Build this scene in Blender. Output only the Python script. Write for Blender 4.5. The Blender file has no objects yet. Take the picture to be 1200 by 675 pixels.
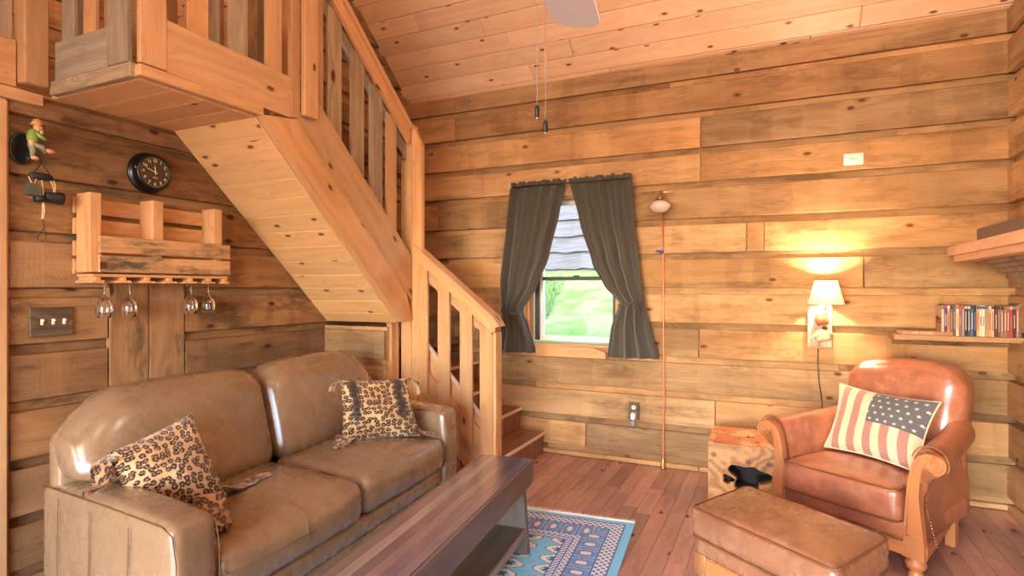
import bpy, bmesh, math, random
from mathutils import Vector, Matrix, noise as mnoise
rnd = random.Random(7)
scene = bpy.context.scene
COL = scene.collection
PI = math.pi
def rad(d): return math.radians(d)
def srgb(r, g, b):
    def f(c):
        c /= 255.0
        return c/12.92 if c <= .04045 else ((c+.055)/1.055)**2.4
    return (f(r), f(g), f(b), 1.0)

# ------------------------------------------------------------------ node helpers
class NT:
    """a small wrapper that builds shader node trees from python expressions"""
    def __init__(s, name):
        s.mat = bpy.data.materials.new(name); s.mat.use_nodes = True
        s.t = s.mat.node_tree; s.t.nodes.clear()
        s.out = s.t.nodes.new('ShaderNodeOutputMaterial')
    def n(s, typ): return s.t.nodes.new(typ)
    def link(s, a, b): s.t.links.new(a, b)
    def put(s, val, sock):
        if isinstance(val, V): s.link(val.s, sock)
        elif isinstance(val, bpy.types.NodeSocket): s.link(val, sock)
        else: sock.default_value = val
    def math(s, op, a, b=None, c=None, clamp=False):
        m = s.n('ShaderNodeMath'); m.operation = op; m.use_clamp = clamp
        s.put(a, m.inputs[0])
        if b is not None: s.put(b, m.inputs[1])
        if c is not None: s.put(c, m.inputs[2])
        return V(s, m.outputs[0])
    def uv(s):
        t = s.n('ShaderNodeTexCoord'); p = s.n('ShaderNodeSeparateXYZ'); s.link(t.outputs['UV'], p.inputs[0])
        return V(s, p.outputs[0]), V(s, p.outputs[1])
    def obj(s):
        t = s.n('ShaderNodeTexCoord'); p = s.n('ShaderNodeSeparateXYZ'); s.link(t.outputs['Object'], p.inputs[0])
        return V(s, p.outputs[0]), V(s, p.outputs[1]), V(s, p.outputs[2])
    def vec(s, x, y=0.0, z=0.0):
        c = s.n('ShaderNodeCombineXYZ')
        for v, i in zip((x, y, z), c.inputs): s.put(v, i)
        return c.outputs[0]
    def noise(s, vec, scale=1.0, detail=2.0, rough=.5):
        m = s.n('ShaderNodeTexNoise'); s.link(vec, m.inputs['Vector'])
        m.inputs['Scale'].default_value = scale; m.inputs['Detail'].default_value = detail; m.inputs['Roughness'].default_value = rough
        return V(s, m.outputs[0])
    def voro(s, vec, scale=1.0, feature='F1', rand=1.0, dim='2D'):
        m = s.n('ShaderNodeTexVoronoi'); m.voronoi_dimensions = dim; m.feature = feature
        s.link(vec, m.inputs['Vector']); m.inputs['Scale'].default_value = scale; m.inputs['Randomness'].default_value = rand
        col = None
        if 'Color' in m.outputs and feature == 'F1':
            p = s.n('ShaderNodeSeparateColor'); s.link(m.outputs['Color'], p.inputs[0]); col = V(s, p.outputs[0])
        return V(s, m.outputs['Distance']), col
    def mix(s, f, a, b, mode='MIX'):
        m = s.n('ShaderNodeMix'); m.data_type = 'RGBA'; m.blend_type = mode
        s.put(f, m.inputs[0])
        for v, i in ((a, 6), (b, 7)):
            if isinstance(v, (tuple, list)): m.inputs[i].default_value = v
            else: s.put(v, m.inputs[i])
        return m.outputs[2]
    def attr(s, name):
        a = s.n('ShaderNodeAttribute'); a.attribute_name = name; return a.outputs['Color']
    def bump(s, h, strength=.3, dist=.01):
        b = s.n('ShaderNodeBump'); s.put(h, b.inputs['Height']); b.inputs['Strength'].default_value = strength
        b.inputs['Distance'].default_value = dist; return b.outputs[0]
    def bsdf(s, color, rough=.6, metal=0.0, normal=None, spec=.5, **kw):
        b = s.n('ShaderNodeBsdfPrincipled')
        if isinstance(color, (tuple, list)): b.inputs['Base Color'].default_value = color
        else: s.put(color, b.inputs['Base Color'])
        s.put(rough, b.inputs['Roughness']); b.inputs['Metallic'].default_value = metal
        b.inputs['Specular IOR Level'].default_value = spec
        if normal is not None: s.link(normal, b.inputs['Normal'])
        for k, v in kw.items(): s.put(v, b.inputs[k.replace('_', ' ')])
        s.link(b.outputs[0], s.out.inputs[0]); return s.mat
class V:
    def __init__(s, t, sock): s.t = t; s.s = sock
    def __add__(a, b): return a.t.math('ADD', a, b)
    __radd__ = __add__
    def __sub__(a, b): return a.t.math('SUBTRACT', a, b)
    def __rsub__(a, b): return a.t.math('SUBTRACT', b, a)
    def __mul__(a, b): return a.t.math('MULTIPLY', a, b)
    __rmul__ = __mul__
    def __truediv__(a, b): return a.t.math('DIVIDE', a, b)
    def __gt__(a, b): return a.t.math('GREATER_THAN', a, b)
    def __lt__(a, b): return a.t.math('LESS_THAN', a, b)
    def abs(a): return a.t.math('ABSOLUTE', a)
    def sin(a): return a.t.math('SINE', a)
    def cos(a): return a.t.math('COSINE', a)
    def floor(a): return a.t.math('FLOOR', a)
    def fract(a): return a.t.math('FRACT', a)
    def min(a, b): return a.t.math('MINIMUM', a, b)
    def max(a, b): return a.t.math('MAXIMUM', a, b)
    def pow(a, b): return a.t.math('POWER', a, b)
    def sqrt(a): return a.t.math('SQRT', a)
    def clamp(a): return a.t.math('ADD', a, 0.0, clamp=True)
    def ramp(a, lo, hi):
        m = a.t.n('ShaderNodeMapRange'); m.interpolation_type = 'SMOOTHSTEP'
        a.t.put(a, m.inputs[0]); m.inputs[1].default_value = lo; m.inputs[2].default_value = hi
        return V(a.t, m.outputs[0])

def wood(name, base, dark, grain=.45, fine=.35, knots=.5, kscale=(2.0, 4.2), kr=.07, stain=.0, staincol=(70, 55, 42), saw=0.0, rough=.65, spec=.3, bump=.25, knotcol=(70, 35, 18), gfreq=30.0, coat=0.0, v_scale=1.0, stick=0.0, blotch=0.0, blotchcol=(150, 128, 84), nails=0):
    N = NT(name); u, v = N.uv()
    v = v*v_scale if v_scale != 1.0 else v
    base = srgb(*base); dark = srgb(*dark)
    kd, kc = N.voro(N.vec(u*kscale[0], v*kscale[1]), 1.0, 'F1', .9)
    kd = kd + (N.noise(N.vec(u*60, v*60, 1.7), 1.0, 2.0)-.5)*.035
    warp = N.noise(N.vec(u*1.3, v*3.0), 1.0, 1.0)
    halo = N.math('MULTIPLY', N.math('POWER', 2.718, kd*-9.0), 1.0 if knots else 0.0)
    cont = N.noise(N.vec(u*.55, v*6.5), 1.0, 1.0) + warp*.12 + halo*.35
    band = ((cont*(gfreq*1.6)).sin()*.5+.5).pow(1.6)
    fn = N.noise(N.vec(u*5.0, v*170.0), 1.0, 3.0, .6)
    big = N.noise(N.vec(u*1.1, v*2.5, 3.3), 1.0, 3.0, .6)
    f = (band*grain + (fn-.35)*fine*1.6 + (big-.5)*.8*grain).clamp()
    c = N.mix(f, base, dark)
    if stain:
        st = N.noise(N.vec(u*1.9, v*7.0, 9.1), 1.0, 6.0, .74).ramp(.47, .68)*stain
        c = N.mix(st, c, srgb(*staincol))
    if nails:
        nu = (u*1.45+.31).fract()-.5; nv_ = (v*8.6+.2).fract()-.5
        c = N.mix((((nu*nu)/(1.45*1.45)+(nv_*nv_)/(8.6*8.6)).sqrt() < .0032)*.9, c, srgb(40, 28, 22))
    if blotch:
        bl = N.noise(N.vec(u*.9, v*3.2, 21.0), 1.0, 4.0, .6).ramp(.46, .66)*blotch
        c = N.mix(bl, c, srgb(*blotchcol))
    if stick:
        w1 = N.noise(N.vec(u*7.0+N.noise(N.vec(u*3, v*9, 2.0), 1.0, 1.0)*.5, 0.5, 31.0), 1.0, 0.0)
        c = N.mix(w1.ramp(.64, .67)*stick, c, base)
        c = N.mix((1.0-w1.ramp(.30, .34))*stick*.7, c, srgb(*staincol))
    if knots:
        on = kc > (1.0-knots)
        k1 = (1.0 - kd.ramp(kr*.75, kr*1.25))*on*.88
        k2 = (1.0 - kd.ramp(kr*.3, kr*2.6))*on*.45
        c = N.mix(k2, c, dark); c = N.mix(k1, c, srgb(*knotcol))
    h = fn*.5 + band*.25
    if saw:
        sw = ((u*300.0 + (v*v*900.0+v*60.0).sin()*3.0 + N.noise(N.vec(u*14.0, v*40.0), 1.0, 3.0)*16.0).sin()*.5+.5)
        msk = N.noise(N.vec(u*1.2, v*3.0, 5.0), 1.0, 1.0).ramp(.42, .6)
        h = h + sw*msk*saw
        c = N.mix(sw*msk*.16*saw, c, dark)
    c = N.mix(1.0, c, N.attr('tint'), 'MULTIPLY')
    kw = {}
    if coat: kw = dict(Coat_Weight=coat, Coat_Roughness=.22)
    return N.bsdf(c, (fn*.15+(rough-.07)), 0, N.bump(h, bump, .004), spec, **kw)

def leather(name, base, dark, light, rough=.38, sc=1.0, spec=.5, patch=.6, crack=.12):
    N = NT(name); x, y, z = N.obj(); p = N.vec(x, y, z)
    big = N.noise(p, 4.5*sc, 3.0, .6); mid = N.noise(p, 16*sc, 3.0, .6)
    cr, _ = N.voro(p, 34*sc, 'DISTANCE_TO_EDGE', 1.0, '3D')
    grain, _ = N.voro(p, 260*sc, 'F1', 1.0, '3D')
    c = N.mix((big.ramp(.35, .7)*patch), srgb(*base), srgb(*dark))
    c = N.mix(mid.ramp(.5, .8)*patch*.6, c, srgb(*light))
    wr = N.noise(N.vec(x*7+big*1.5, y*7, z*7), 1.0, 4.0, .62)
    cr2, _ = N.voro(N.vec(x+wr*.05, y+wr*.04, z), 13*sc, 'DISTANCE_TO_EDGE', 1.0, '3D')
    scr = (1.0-cr2.ramp(0, .02))*mid.ramp(.42, .62)*(1.0 if crack else .3)
    c = N.mix(scr*patch*.55, c, srgb(*light))
    h = wr*1.0 + (1.0-cr.ramp(0, .05))*-crack + grain*.06 - scr*(.25*max(0, patch-.6)*2)
    return N.bsdf(c, rough+(mid-.5)*.25, 0, N.bump(h, .28, .012), spec, Coat_Weight=.6, Coat_Roughness=.22)

def plain(name, col, rough=.5, metal=0.0, spec=.5, var=.0, bump=0.0, sc=30.0, **kw):
    N = NT(name); c = srgb(*col); nrm = None
    x, y, z = N.obj(); nz = N.noise(N.vec(x, y, z), sc, 3.0)
    c2 = tuple(max(0, q*(1-.75)) for q in c[:3])+(1,)
    c = N.mix((nz-.35)*var*2.0 if var else 0.0, c, c2)
    if bump: nrm = N.bump(nz, bump, .005)
    return N.bsdf(c, rough, metal, nrm, spec, **kw)

# ------------------------------------------------------------------ mesh builder
class MB:
    def __init__(s): s.v = []; s.f = []; s.uv = []; s.mi = []; s.tint = []
    def face(s, idx, uvs, mi=0, tint=(1, 1, 1)):
        s.f.append(tuple(idx)); s.uv.append(list(uvs)); s.mi.append(mi); s.tint.append(tint)
    def box(s, c, size, R=None, long=None, ch=.003, tint=(1, 1, 1), mi=0, off=None):
        """chamfered box; c centre, size full extents, R 3x3 matrix; long axis index gives the grain"""
        h = [q/2 for q in size]
        ch = min(ch, min(h)*.45)
        if long is None: long = max(range(3), key=lambda i: size[i])
        if off is None: off = (rnd.uniform(0, 60), rnd.uniform(0, 60))
        c = Vector(c); base = len(s.v); loc = []; idx = {}
        for sx in (-1, 1):
            for sy in (-1, 1):
                for sz in (-1, 1):
                    for a in range(3):
                        sg = (sx, sy, sz)
                        p = [sg[i]*(h[i] if i == a else h[i]-ch) for i in range(3)]
                        idx[(sx, sy, sz, a)] = len(loc); loc.append(p)
        for p in loc:
            q = Vector(p); q = (R @ q) if R is not None else q
            s.v.append(tuple(c+q))
        def add(ids, n):
            pts = [Vector(loc[i]) for i in ids]
            nn = (pts[1]-pts[0]).cross(pts[2]-pts[0])
            if nn.dot(Vector(n)) < 0: ids = ids[::-1]
            uvs = []
            ax = max(range(3), key=lambda i: abs(n[i]))
            for i in ids:
                p = loc[i]
                if ax == long:
                    o = [k for k in range(3) if k != long]; uvs.append((off[0]+p[o[0]], off[1]+p[o[1]]))
                else:
                    o = [k for k in range(3) if k not in (long, ax)][0]
                    uvs.append((off[0]+p[long], off[1]+p[o]+(.37 if ax < o else 0)*(1 if n[ax] > 0 else 2)))
            s.face([base+i for i in ids], uvs, mi, tint)
        for a in range(3):
            b, d = [k for k in range(3) if k != a]
            for sa in (-1, 1):
                ids = []
                for sb, sd in ((-1, -1), (1, -1), (1, 1), (-1, 1)):
                    g = [0, 0, 0]; g[a] = sa; g[b] = sb; g[d] = sd
                    ids.append(idx[(g[0], g[1], g[2], a)])
                n = [0, 0, 0]; n[a] = sa; add(ids, n)
        for a in range(3):       # edges along axis a
            b, d = [k for k in range(3) if k != a]
            for sb in (-1, 1):
                for sd in (-1, 1):
                    def id_(sa, f):
                        g = [0, 0, 0]; g[a] = sa; g[b] = sb; g[d] = sd; return idx[(g[0], g[1], g[2], f)]
                    n = [0, 0, 0]; n[b] = sb*1.01; n[d] = sd
                    add([id_(-1, b), id_(1, b), id_(1, d), id_(-1, d)], n)
        for sx in (-1, 1):
            for sy in (-1, 1):
                for sz in (-1, 1):
                    add([idx[(sx, sy, sz, a)] for a in range(3)], (sx*1.01, sy, sz))
        return s
    def prism(s, poly, o, ax, ay, depth, grain=(1, 0), tint=(1, 1, 1), mi=0, off=None):
        """polygon (2D) in the plane o + x*ax + y*ay, extruded by vector depth"""
        o, ax, ay, depth = map(Vector, (o, ax, ay, depth))
        if off is None: off = (rnd.uniform(0, 60), rnd.uniform(0, 60))
        g = Vector(grain).normalized(); gp = Vector((-g[1], g[0]))
        a = sum(poly[i][0]*poly[(i+1) % len(poly)][1]-poly[(i+1) % len(poly)][0]*poly[i][1] for i in range(len(poly)))
        flip = (a > 0) == (ax.cross(ay).dot(depth) > 0)
        b = len(s.v); n = len(poly)
        for k in (0, 1):
            for p in poly: s.v.append(tuple(o+ax*p[0]+ay*p[1]+depth*k))
        uv = [(off[0]+Vector(p).dot(g), off[1]+Vector(p).dot(gp)) for p in poly]
        f0 = list(range(n)); 
        A = f0[::-1] if flip else f0; B = f0 if flip else f0[::-1]
        s.face([b+i for i in A], [uv[i] for i in A], mi, tint)
        s.face([b+n+i for i in B], [(uv[i][0], uv[i][1]+.4) for i in B], mi, tint)
        dl = depth.length
        for i in range(n):
            j = (i+1) % n
            q = [b+i, b+j, b+n+j, b+n+i]; uu = [uv[i], uv[j], (uv[j][0], uv[j][1]+dl), (uv[i][0], uv[i][1]+dl)]
            if not flip: q = q[::-1]; uu = uu[::-1]
            s.face(q, uu, mi, tint)
        return s
    def grid(s, P, nu, nv, uvf=None, mi=0, wrapu=False, wrapv=False, flip=False, tint=(1, 1, 1)):
        b = len(s.v)
        for j in range(nv):
            for i in range(nu): s.v.append(tuple(P(i, j)))
        for j in range(nv if wrapv else nv-1):
            for i in range(nu if wrapu else nu-1):
                i2, j2 = (i+1) % nu, (j+1) % nv
                q = [b+j*nu+i, b+j*nu+i2, b+j2*nu+i2, b+j2*nu+i]
                g = [(i, j), (i+1, j), (i+1, j+1), (i, j+1)]
                if flip: q = q[::-1]; g = g[::-1]
                s.face(q, [uvf(*k) if uvf else (k[0]/nu, k[1]/nv) for k in g], mi, tint)
        return s
    def tube(s, pts, r, n=8, mi=0, cap=True, closed=False, tint=(1, 1, 1)):
        pts = [Vector(p) for p in pts]; m = len(pts)
        rs = r if isinstance(r, (list, tuple)) else [r]*m
        b = len(s.v); up = None; L = 0; Ls = []
        for i, p in enumerate(pts):
            a = pts[(i-1) % m] if (closed or i > 0) else p
            c = pts[(i+1) % m] if (closed or i < m-1) else p
            t = (c-a).normalized() if (c-a).length > 1e-9 else Vector((0, 0, 1))
            if up is None:
                up = Vector((0, 0, 1)) if abs(t.z) < .9 else Vector((1, 0, 0))
            x = t.cross(up)
            x = x.normalized() if x.length > 1e-6 else t.orthogonal().normalized()
            y = x.cross(t).normalized(); up = y
            if i: L += (p-pts[i-1]).length
            Ls.append(L)
            for k in range(n):
                an = 2*PI*k/n; s.v.append(tuple(p+x*math.cos(an)*rs[i]+y*math.sin(an)*rs[i]))
        for i in range(m if closed else m-1):
            j = (i+1) % m; lj = Ls[j] if j else L+.05
            for k in range(n):
                k2 = (k+1) % n
                s.face([b+i*n+k, b+i*n+k2, b+j*n+k2, b+j*n+k], [(Ls[i], k*.01), (Ls[i], k*.01+.01), (lj, k*.01+.01), (lj, k*.01)], mi, tint)
        if cap and not closed:
            s.face([b+k for k in range(n)][::-1], [(0, 0)]*n, mi, tint)
            s.face([b+(m-1)*n+k for k in range(n)], [(0, 0)]*n, mi, tint)
        return s
    def lathe(s, prof, c=(0, 0, 0), n=24, R=None, mi=0, tint=(1, 1, 1), cap=True):
        """profile (r, z) turned round the local z axis"""
        b = len(s.v); c = Vector(c); m = len(prof)
        for r, z in prof:
            for k in range(n):
                an = 2*PI*k/n; q = Vector((r*math.cos(an), r*math.sin(an), z)); q = (R @ q) if R is not None else q
                s.v.append(tuple(c+q))
        for i in range(m-1):
            for k in range(n):
                k2 = (k+1) % n
                s.face([b+i*n+k, b+i*n+k2, b+(i+1)*n+k2, b+(i+1)*n+k], [(prof[i][1], k/n*.2), (prof[i][1], (k+1)/n*.2), (prof[i+1][1], (k+1)/n*.2), (prof[i+1][1], k/n*.2)], mi, tint)
        if cap and prof[0][0] > 1e-5: s.face([b+k for k in range(n)][::-1], [(prof[0][0]*math.cos(k), prof[0][0]*math.sin(k)) for k in range(n)], mi, tint)
        if cap and prof[-1][0] > 1e-5: s.face([b+(m-1)*n+k for k in range(n)], [(prof[-1][0]*math.cos(2*PI*k/n), prof[-1][0]*math.sin(2*PI*k/n)) for k in range(n)], mi, tint)
        return s
    def ball(s, c, r, n=10, mi=0, R=None):
        rr = (r, r, r) if not isinstance(r, (tuple, list)) else r
        c = Vector(c); b = len(s.v); m = n
        for i in range(m+1):
            ph = PI*i/m
            for k in range(n*2):
                an = PI*k/n; q = Vector((rr[0]*math.sin(ph)*math.cos(an), rr[1]*math.sin(ph)*math.sin(an), -rr[2]*math.cos(ph)))
                s.v.append(tuple(c+((R @ q) if R is not None else q)))
        w = n*2
        for i in range(m):
            for k in range(w):
                k2 = (k+1) % w
                s.face([b+i*w+k, b+i*w+k2, b+(i+1)*w+k2, b+(i+1)*w+k], [(i*.01, k*.01)]*4, mi)
        return s
    def puff(s, c, size, r=.04, n=12, bulge=(0, 0, 0), fn=None, mi=0, R=None):
        """rounded, slightly swollen block for cushions; fn deforms a local point"""
        h = [q/2 for q in size]; r = min(r, min(h)*.98); c = Vector(c); seen = {}
        def pt(p):
            q = Vector([max(-1, min(1, t)) for t in p])
            e = Vector([q[i]*h[i] for i in range(3)])
            inn = Vector([max(-(h[i]-r), min(h[i]-r, e[i])) for i in range(3)])
            d = e-inn
            if d.length > 1e-9: e = inn+d.normalized()*min(r, d.length if sum(abs(t) > 1e-9 for t in d) < 2 else r)
            for i in range(3):
                o = [k for k in range(3) if k != i]
                e[i] += math.copysign(1, q[i])*abs(q[i])**3*bulge[i]*(1-q[o[0]]**2)*(1-q[o[1]]**2)
            if fn: e = Vector(fn(e, q))
            return c+((R @ e) if R is not None else e)
        def warp(t):  # more rows near the rounded rim
            return math.copysign(1-(1-abs(t))**1.7, t)
        for a in range(3):
            o = [k for k in range(3) if k != a]
            for sg in (-1, 1):
                ids = {}
                for i in range(n+1):
                    for j in range(n+1):
                        p = [0, 0, 0]; p[a] = sg; p[o[0]] = warp(2*i/n-1); p[o[1]] = warp(2*j/n-1)
                        key = tuple(round(t, 5) for t in p)
                        if key not in seen: seen[key] = len(s.v); s.v.append(tuple(pt(p)))
                        ids[(i, j)] = seen[key]
                fl = (sg > 0) != (a == 1)
                for i in range(n):
                    for j in range(n):
                        q = [(i, j), (i+1, j), (i+1, j+1), (i, j+1)]
                        if not fl: q = q[::-1]
                        s.face([ids[k] for k in q], [(k[0]/n*size[o[0]], k[1]/n*size[o[1]]) for k in q], mi)
        return s
    def build(s, name, mats, parent=None, xf=None, smooth=False, origin=None, label=None):
        me = bpy.data.meshes.new(name)
        vs = s.v
        if xf is not None: vs = [tuple(xf @ Vector(p)) for p in vs]
        if origin is None and parent is None:
            n = max(1, len(vs))
            xs = [p[0] for p in vs]; ys = [p[1] for p in vs]; zs = [p[2] for p in vs]
            origin = ((min(xs)+max(xs))/2, (min(ys)+max(ys))/2, min(zs))
        if origin is not None: vs = [(p[0]-origin[0], p[1]-origin[1], p[2]-origin[2]) for p in vs]
        me.from_pydata(vs, [], s.f)
        uvd = []; cd = []
        for f, uv, t in zip(s.f, s.uv, s.tint):
            for q in uv: uvd += [q[0], q[1]]; cd += [t[0], t[1], t[2], 1.0]
        me.uv_layers.new(name='UVMap'); me.uv_layers['UVMap'].data.foreach_set('uv', uvd)
        me.color_attributes.new('tint', 'FLOAT_COLOR', 'CORNER'); me.color_attributes['tint'].data.foreach_set('color', cd)
        me.update()
        me.polygons.foreach_set('material_index', s.mi)
        if smooth: me.polygons.foreach_set('use_smooth', [True]*len(s.f))
        if not isinstance(mats, (list, tuple)): mats = [mats]
        for m in mats: me.materials.append(m)
        me.update(); me.validate()
        ob = bpy.data.objects.new(name, me); COL.objects.link(ob)
        if origin is not None: ob.location = origin
        if parent is not None: ob.parent = parent
        if label: ob['label'] = label
        return ob

def tag(o, label=None, cat=None, group=None, kind=None):
    if label: o['label'] = label
    if cat: o['category'] = cat
    if group: o['group'] = group
    if kind: o['kind'] = kind
    return o
def empty(name, loc=(0, 0, 0), rz=0, label=None, cat=None, group=None, kind=None):
    o = bpy.data.objects.new(name, None); COL.objects.link(o); o.location = loc; o.rotation_euler = (0, 0, rz)
    o.empty_display_size = .1
    return tag(o, label, cat, group, kind)
def Rz(a): return Matrix.Rotation(a, 3, 'Z')
def Rx(a): return Matrix.Rotation(a, 3, 'X')
def Ry(a): return Matrix.Rotation(a, 3, 'Y')
def tn(lo=.8, hi=1.08, warm=.06):
    k = rnd.uniform(lo, hi); w = rnd.uniform(-warm, warm)
    return (k*(1+w), k, k*(1-w*1.5))
def text_mesh(body, size, extrude=.0008, align='CENTER'):
    cu = bpy.data.curves.new('lettering', 'FONT'); cu.body = body; cu.size = size; cu.extrude = extrude
    cu.align_x = align; cu.align_y = 'CENTER'; cu.resolution_u = 3
    ob = bpy.data.objects.new('lettering', cu); COL.objects.link(ob)
    dg = bpy.context.evaluated_depsgraph_get(); dg.update()
    me = bpy.data.meshes.new_from_object(ob.evaluated_get(dg))
    vs = [v.co.copy() for v in me.vertices]; fs = [tuple(p.vertices) for p in me.polygons]
    bpy.data.objects.remove(ob); bpy.data.curves.remove(cu); bpy.data.meshes.remove(me)
    return vs, fs
def add_text(mb, body, size, M, mi=0, extrude=.0008):
    vs, fs = text_mesh(body, size, extrude); b = len(mb.v)
    for v in vs: mb.v.append(tuple(M @ v))
    for f in fs: mb.face([b+i for i in f], [(0, 0)]*len(f), mi)

# ------------------------------------------------------------------ materials
m_log = wood('rough_sawn_plank', (208, 164, 116), (146, 106, 68), grain=.26, fine=.75, knots=.28, kscale=(2.4, 4.6), kr=.05, stain=.58, staincol=(112, 78, 50), saw=.9, rough=.8, spec=.18, bump=.5, knotcol=(116, 66, 38), gfreq=20, stick=.28, blotch=.45, blotchcol=(184, 132, 84))
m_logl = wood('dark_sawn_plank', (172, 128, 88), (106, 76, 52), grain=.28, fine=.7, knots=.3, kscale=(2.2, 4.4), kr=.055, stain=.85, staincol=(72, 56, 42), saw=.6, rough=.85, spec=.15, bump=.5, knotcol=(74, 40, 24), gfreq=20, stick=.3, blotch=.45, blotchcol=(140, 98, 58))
m_pine = wood('knotty_pine_board', (244, 202, 160), (216, 160, 114), grain=.26, fine=.22, knots=.6, kscale=(3.2, 7.0), kr=.062, rough=.38, spec=.45, bump=.06, knotcol=(104, 48, 26), gfreq=22)
m_soffit = wood('pale_pine_board', (222, 172, 118), (192, 136, 86), grain=.26, fine=.25, knots=.4, kscale=(3.0, 6.5), kr=.065, rough=.5, spec=.35, bump=.06, knotcol=(84, 44, 22), gfreq=20, blotch=.3, blotchcol=(206, 160, 100))
m_stair = wood('railing_plank', (206, 156, 108), (158, 108, 68), grain=.24, fine=.5, knots=.25, kscale=(2.8, 5.5), kr=.06, stain=.3, staincol=(136, 104, 72), saw=.4, rough=.65, spec=.25, bump=.3, knotcol=(84, 46, 26), gfreq=18, blotch=.35, blotchcol=(190, 132, 84), nails=1)
m_grey = wood('weathered_grey_plank', (170, 146, 118), (118, 100, 82), grain=.35, fine=.8, knots=.15, stain=.5, staincol=(116, 104, 90), rough=.85, spec=.15, bump=.4, gfreq=20)
m_floor = wood('floor_board', (178, 130, 114), (122, 82, 72), grain=.22, fine=.22, knots=.2, kscale=(3.2, 6), kr=.06, stain=.35, staincol=(76, 52, 54), rough=.24, spec=.5, bump=.1, knotcol=(52, 30, 28), gfreq=16, coat=.25)
m_tread = wood('stair_tread_board', (150, 98, 74), (98, 58, 44), grain=.35, fine=.4, knots=.0, rough=.32, spec=.5, bump=.08, gfreq=18)
m_hilite = wood('pale_highlight_edge', (232, 205, 175), (196, 156, 120), grain=.3, fine=.4, knots=0, rough=.4, spec=.4, bump=.05)  # pale wood that paints the lit edges of the stair
m_pallet = wood('pallet_slat', (214, 156, 106), (166, 108, 66), grain=.28, fine=.5, knots=.2, kscale=(3, 6), kr=.06, stain=.3, staincol=(104, 80, 56), rough=.7, spec=.2, bump=.3, gfreq=20)
m_pallet2 = wood('stained_pallet_slat', (206, 154, 106), (150, 102, 64), grain=.3, fine=.5, knots=.15, stain=1.0, staincol=(78, 68, 50), rough=.75, spec=.2, bump=.3, gfreq=20)
m_bench = wood('dark_bench_top', (122, 110, 116), (70, 62, 74), grain=.45, fine=.55, knots=.0, stain=.3, staincol=(58, 50, 64), rough=.2, spec=.6, bump=.08, gfreq=16, coat=.9)  # dark wood shifted bluish, standing in for the window's reflection
m_benchside = wood('charcoal_stained_wood', (100, 90, 84), (62, 54, 50), grain=.3, fine=.5, knots=0, rough=.36, spec=.5, bump=.12, gfreq=16)
def burlmat():
    N = NT('cedar_burl'); u, v = N.uv(); x, y, z = N.obj()
    n1 = N.noise(N.vec(u*3.2, v*3.2), 1.0, 2.0, .5); n2 = N.noise(N.vec(u*11, v*11, 4.0), 1.0, 3.0, .6)
    rings = ((n1*70.0+n2*8.0).sin()*.5+.5)
    k, kc = N.voro(N.vec(u*7, v*7), 1.0)
    fine = N.noise(N.vec(u*60+n1*40, v*60+n1*40), 1.0, 3.0)
    c = N.mix((rings*.6+fine*.35).clamp(), srgb(196, 142, 84), srgb(120, 72, 38))
    c = N.mix(n2.ramp(.5, .72)*.3, c, srgb(176, 96, 54))
    c = N.mix((1.0-k.ramp(.05, .16))*(kc > .55)*.8, c, srgb(96, 48, 26))
    top = N.noise(N.vec(x*7.0, y*5.0, 2.0), 1.0, 2.0, .5)
    tc = N.mix(top.ramp(.47, .5), srgb(222, 178, 128), srgb(198, 122, 82))
    tc = N.mix(fine*.25, tc, srgb(150, 90, 54))
    c = N.mix((z > .397)*1.0, c, tc)
    return N.bsdf(c, .4, 0, N.bump(rings*.3+fine, .15, .003), .4)
m_burl = burlmat()
m_hollow = plain('dark_hollow', (34, 28, 26), .8, var=.4, bump=.5, sc=40)  # near-black colour for the faces inside the hollows
m_oak = wood('carved_oak', (184, 118, 72), (138, 82, 46), grain=.2, fine=.35, knots=0, rough=.38, spec=.45, bump=.1, gfreq=14)
m_oakd = wood('turned_dark_oak', (158, 104, 66), (106, 64, 38), grain=.25, fine=.35, knots=0, rough=.33, spec=.5, bump=.1, gfreq=14)
m_mantel = wood('mantel_beam', (240, 196, 162), (198, 148, 112), grain=.2, fine=.4, knots=.15, stain=.2, rough=.6, spec=.3, bump=.3, gfreq=16)
m_sofa = leather('tan_sofa_leather', (132, 105, 78), (106, 83, 60), (158, 130, 100), rough=.27, sc=.8, patch=.42, crack=.0)
m_seam = plain('leather_seam', (104, 76, 50), .5)
m_chair = leather('red_brown_leather', (184, 112, 80), (138, 78, 54), (214, 148, 110), rough=.32, sc=1.2, patch=.75)
m_otto = leather('worn_ottoman_leather', (148, 100, 72), (112, 72, 52), (190, 142, 108), rough=.27, sc=1.0, patch=.7)
m_pipe = plain('leather_piping', (120, 72, 44), .45)
m_nail = plain('brass_nailhead', (170, 130, 80), .35, .9)
m_black = plain('black_enamel', (16, 15, 15), .28, 0, .5)
m_dark = plain('dark_jamb', (52, 56, 50), .5)
m_iron = plain('black_iron', (38, 38, 36), .45, .3, var=.3)
m_white = plain('white_plastic', (236, 230, 218), .4)
m_cream = plain('cream_plastic', (222, 208, 170), .45)
m_vinyl = plain('white_window_vinyl', (226, 222, 214), .4)
m_brass = plain('aged_brass', (176, 138, 84), .35, .9)
m_copper = plain('copper_pipe', (214, 128, 92), .35, .7)
m_blue = plain('blue_valve', (40, 66, 150), .45)
m_steel = plain('chain_steel', (176, 168, 156), .35, .8)
m_dial = plain('clock_dial', (62, 44, 34), .4)
m_lume = plain('dial_lettering', (230, 214, 150), .5)
m_plate = wood('dark_wood_plate', (104, 82, 62), (52, 40, 32), grain=.5, fine=.5, knots=.3, stain=.6, staincol=(30, 26, 24), rough=.55, spec=.3)
m_fan = plain('whitewashed_blade', (238, 234, 230), .45, var=.06, sc=14)
m_bronze = plain('oiled_bronze', (60, 46, 38), .4, .7)
m_paper = plain('printed_paper', (226, 208, 180), .6)
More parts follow.
